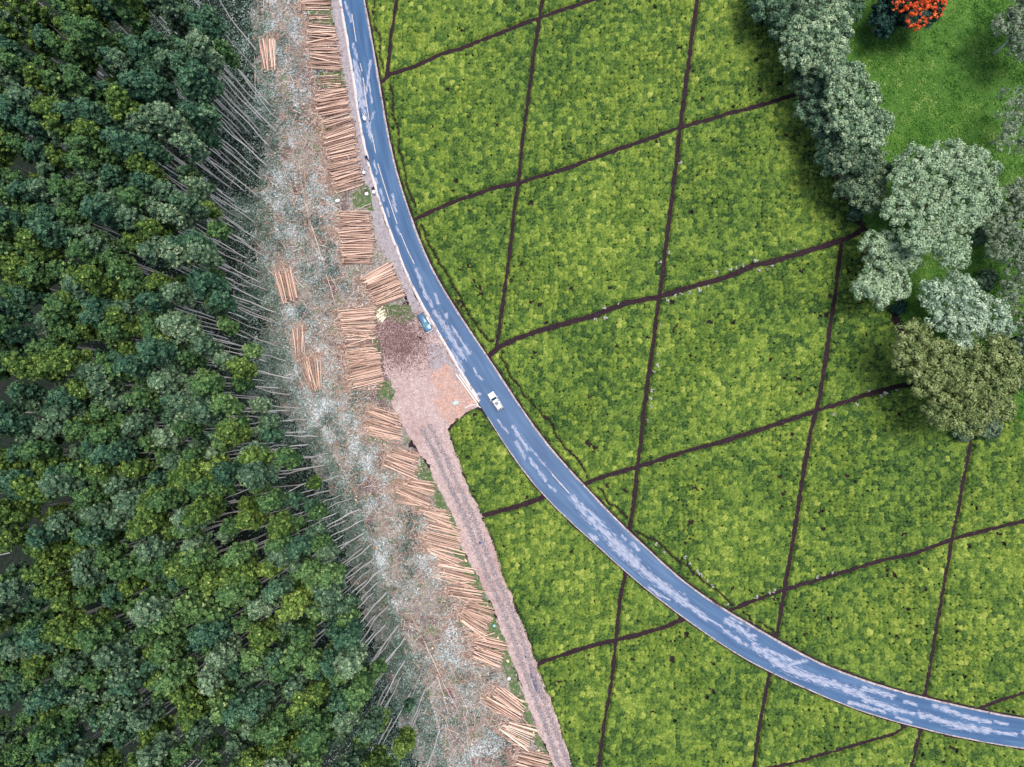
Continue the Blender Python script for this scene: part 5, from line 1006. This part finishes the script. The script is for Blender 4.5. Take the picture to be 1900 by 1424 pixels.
person('person with a red hat walking on the shoulder beside the motorcycle', at_(678.5, 351), heading((680, 360), (678, 348)), 'walk', 'white_cloth', 'khaki_cloth', 'red_cloth')
sack('sack', 'white sack standing on the shoulder behind the person with the red hat', P(680.5, 361), (.45, .38, .3), M['white_cloth'], .03)
person('person in a bright blue shirt walking on the dirt track', at_(891, 1008), heading((891, 1008), (897, 1020)), 'walk', 'blue_cloth', 'navy_cloth')
person('person in dark clothes standing in the lay-by in front of the parked car', at_(780, 627), heading((780, 627), (790, 610)), 'stand', 'navy_cloth', 'black_cloth')
# ------------------------------------------------------------------ odds and ends
M['board'] = plain('fresh_sawn_board', (.78, .72, .52), .8, .1, 0, .1, 3)
c0 = P(708, 585); a0 = heading((698, 584), (712, 575))
for i, (du, dv, L, w, da, z) in enumerate([(-4, -8.5, 1.9, .42, .05, .05), (-1.5, -4, 2.2, .4, 0, .05), (0.5, 0, 2.3, .42, -.04, .05), (3, 3.5, 2.3, .42, .12, .05), (4.5, 7.5, 1.7, .5, .35, .05), (2.5, -7, 1.4, .35, -.1, .15), (-5, -1, 1.2, .35, .2, .15)]):
    q_ = P(707+du, 585+dv); b1 = TB(); b1.box((0, 0, 0), (L, w, .07)); o = bevel(link('board', b1.mesh('board', False), M['board']), .008, 1); o.location = (*q_, z+.04); o.rotation_euler = (0, 0, a0+da)
    tag(o, 'pale sawn board in the small heap above the parked car', 'board', 'pale sawn boards in a small heap')
M['beam'] = plain('whitish_concrete', (.68, .64, .6), .8, .2, 0, .12, 4)
for i, (a, b_, lb) in enumerate([((846, 694), (887, 751), 'long pale concrete beam lying beside the kerb, further from the road'), ((851.5, 695), (889, 747), 'long pale concrete beam lying beside the kerb, nearer the road')]):
    A, B = P(*a), P(*b_); L = float(np.hypot(*(B-A))); b1 = TB(); b1.box((0, 0, 0), (L, .26 if i == 0 else .2, .22)); o = bevel(link('concrete_beam', b1.mesh('concrete_beam', False), M['beam']), .03, 2); o.location = (*((A+B)/2), .17); o.rotation_euler = (0, 0, math.atan2(B[1]-A[1], B[0]-A[0])); tag(o, lb, 'concrete beam')
# curved culvert lip round the tea corner
w = resample(PL([(862, 758), (874, 752), (884, 751), (892, 757)]), 14); tb = TB(); tb.tube([(*q_, .08) for q_ in w], [.12]*14, 6); tag(link('culvert_edge', tb.mesh('culvert_edge'), M['beam']), 'curved pale concrete culvert edge at the tea corner by the junction', 'culvert edge')
M['bucket'] = plain('pale_blue_plastic', (.35, .62, .68), .4, .4)
def bucket(pos, label):
    t = empty('bucket', (*pos, .03)); tag(t, label, 'bucket'); b1 = TB(); b1.tube([(0, 0, 0), (0, 0, .3), (0, 0, .34), (0, 0, .33), (0, 0, .05)], [.14, .2, .21, .18, .12], 14); link('tub', b1.mesh('tub'), M['bucket'], t)
    h_ = TB(); h_.tube([(.19*math.cos(a), .02, .33+.16*math.sin(a)) for a in np.linspace(0, 3.14, 9)], [.01]*9, 5); link('handle', h_.mesh('handle'), M['steel'], t); t.scale = (1.5, 1.5, 1.4)
bucket(P(917, 1160.5), 'pale blue plastic bucket beside a log stack on the track verge')
sack('sack', 'crumpled pale sheet on the red soil patch', P(845, 748), (.85, .5, .12), plain('pale_sheet', (.42, .46, .42), .8), .03, 'sheet')
sack('sack', 'white bag on the verge above the long puddle', P(944, 1259), (.4, .34, .2), M['white_cloth'], .03)
sack('sack', 'white bag on top of the litter near the grassy gap in mid clearing', P(627, 374), (.6, .4, .2), plain('bluish_sheet', (.55, .6, .62), .8), .3)
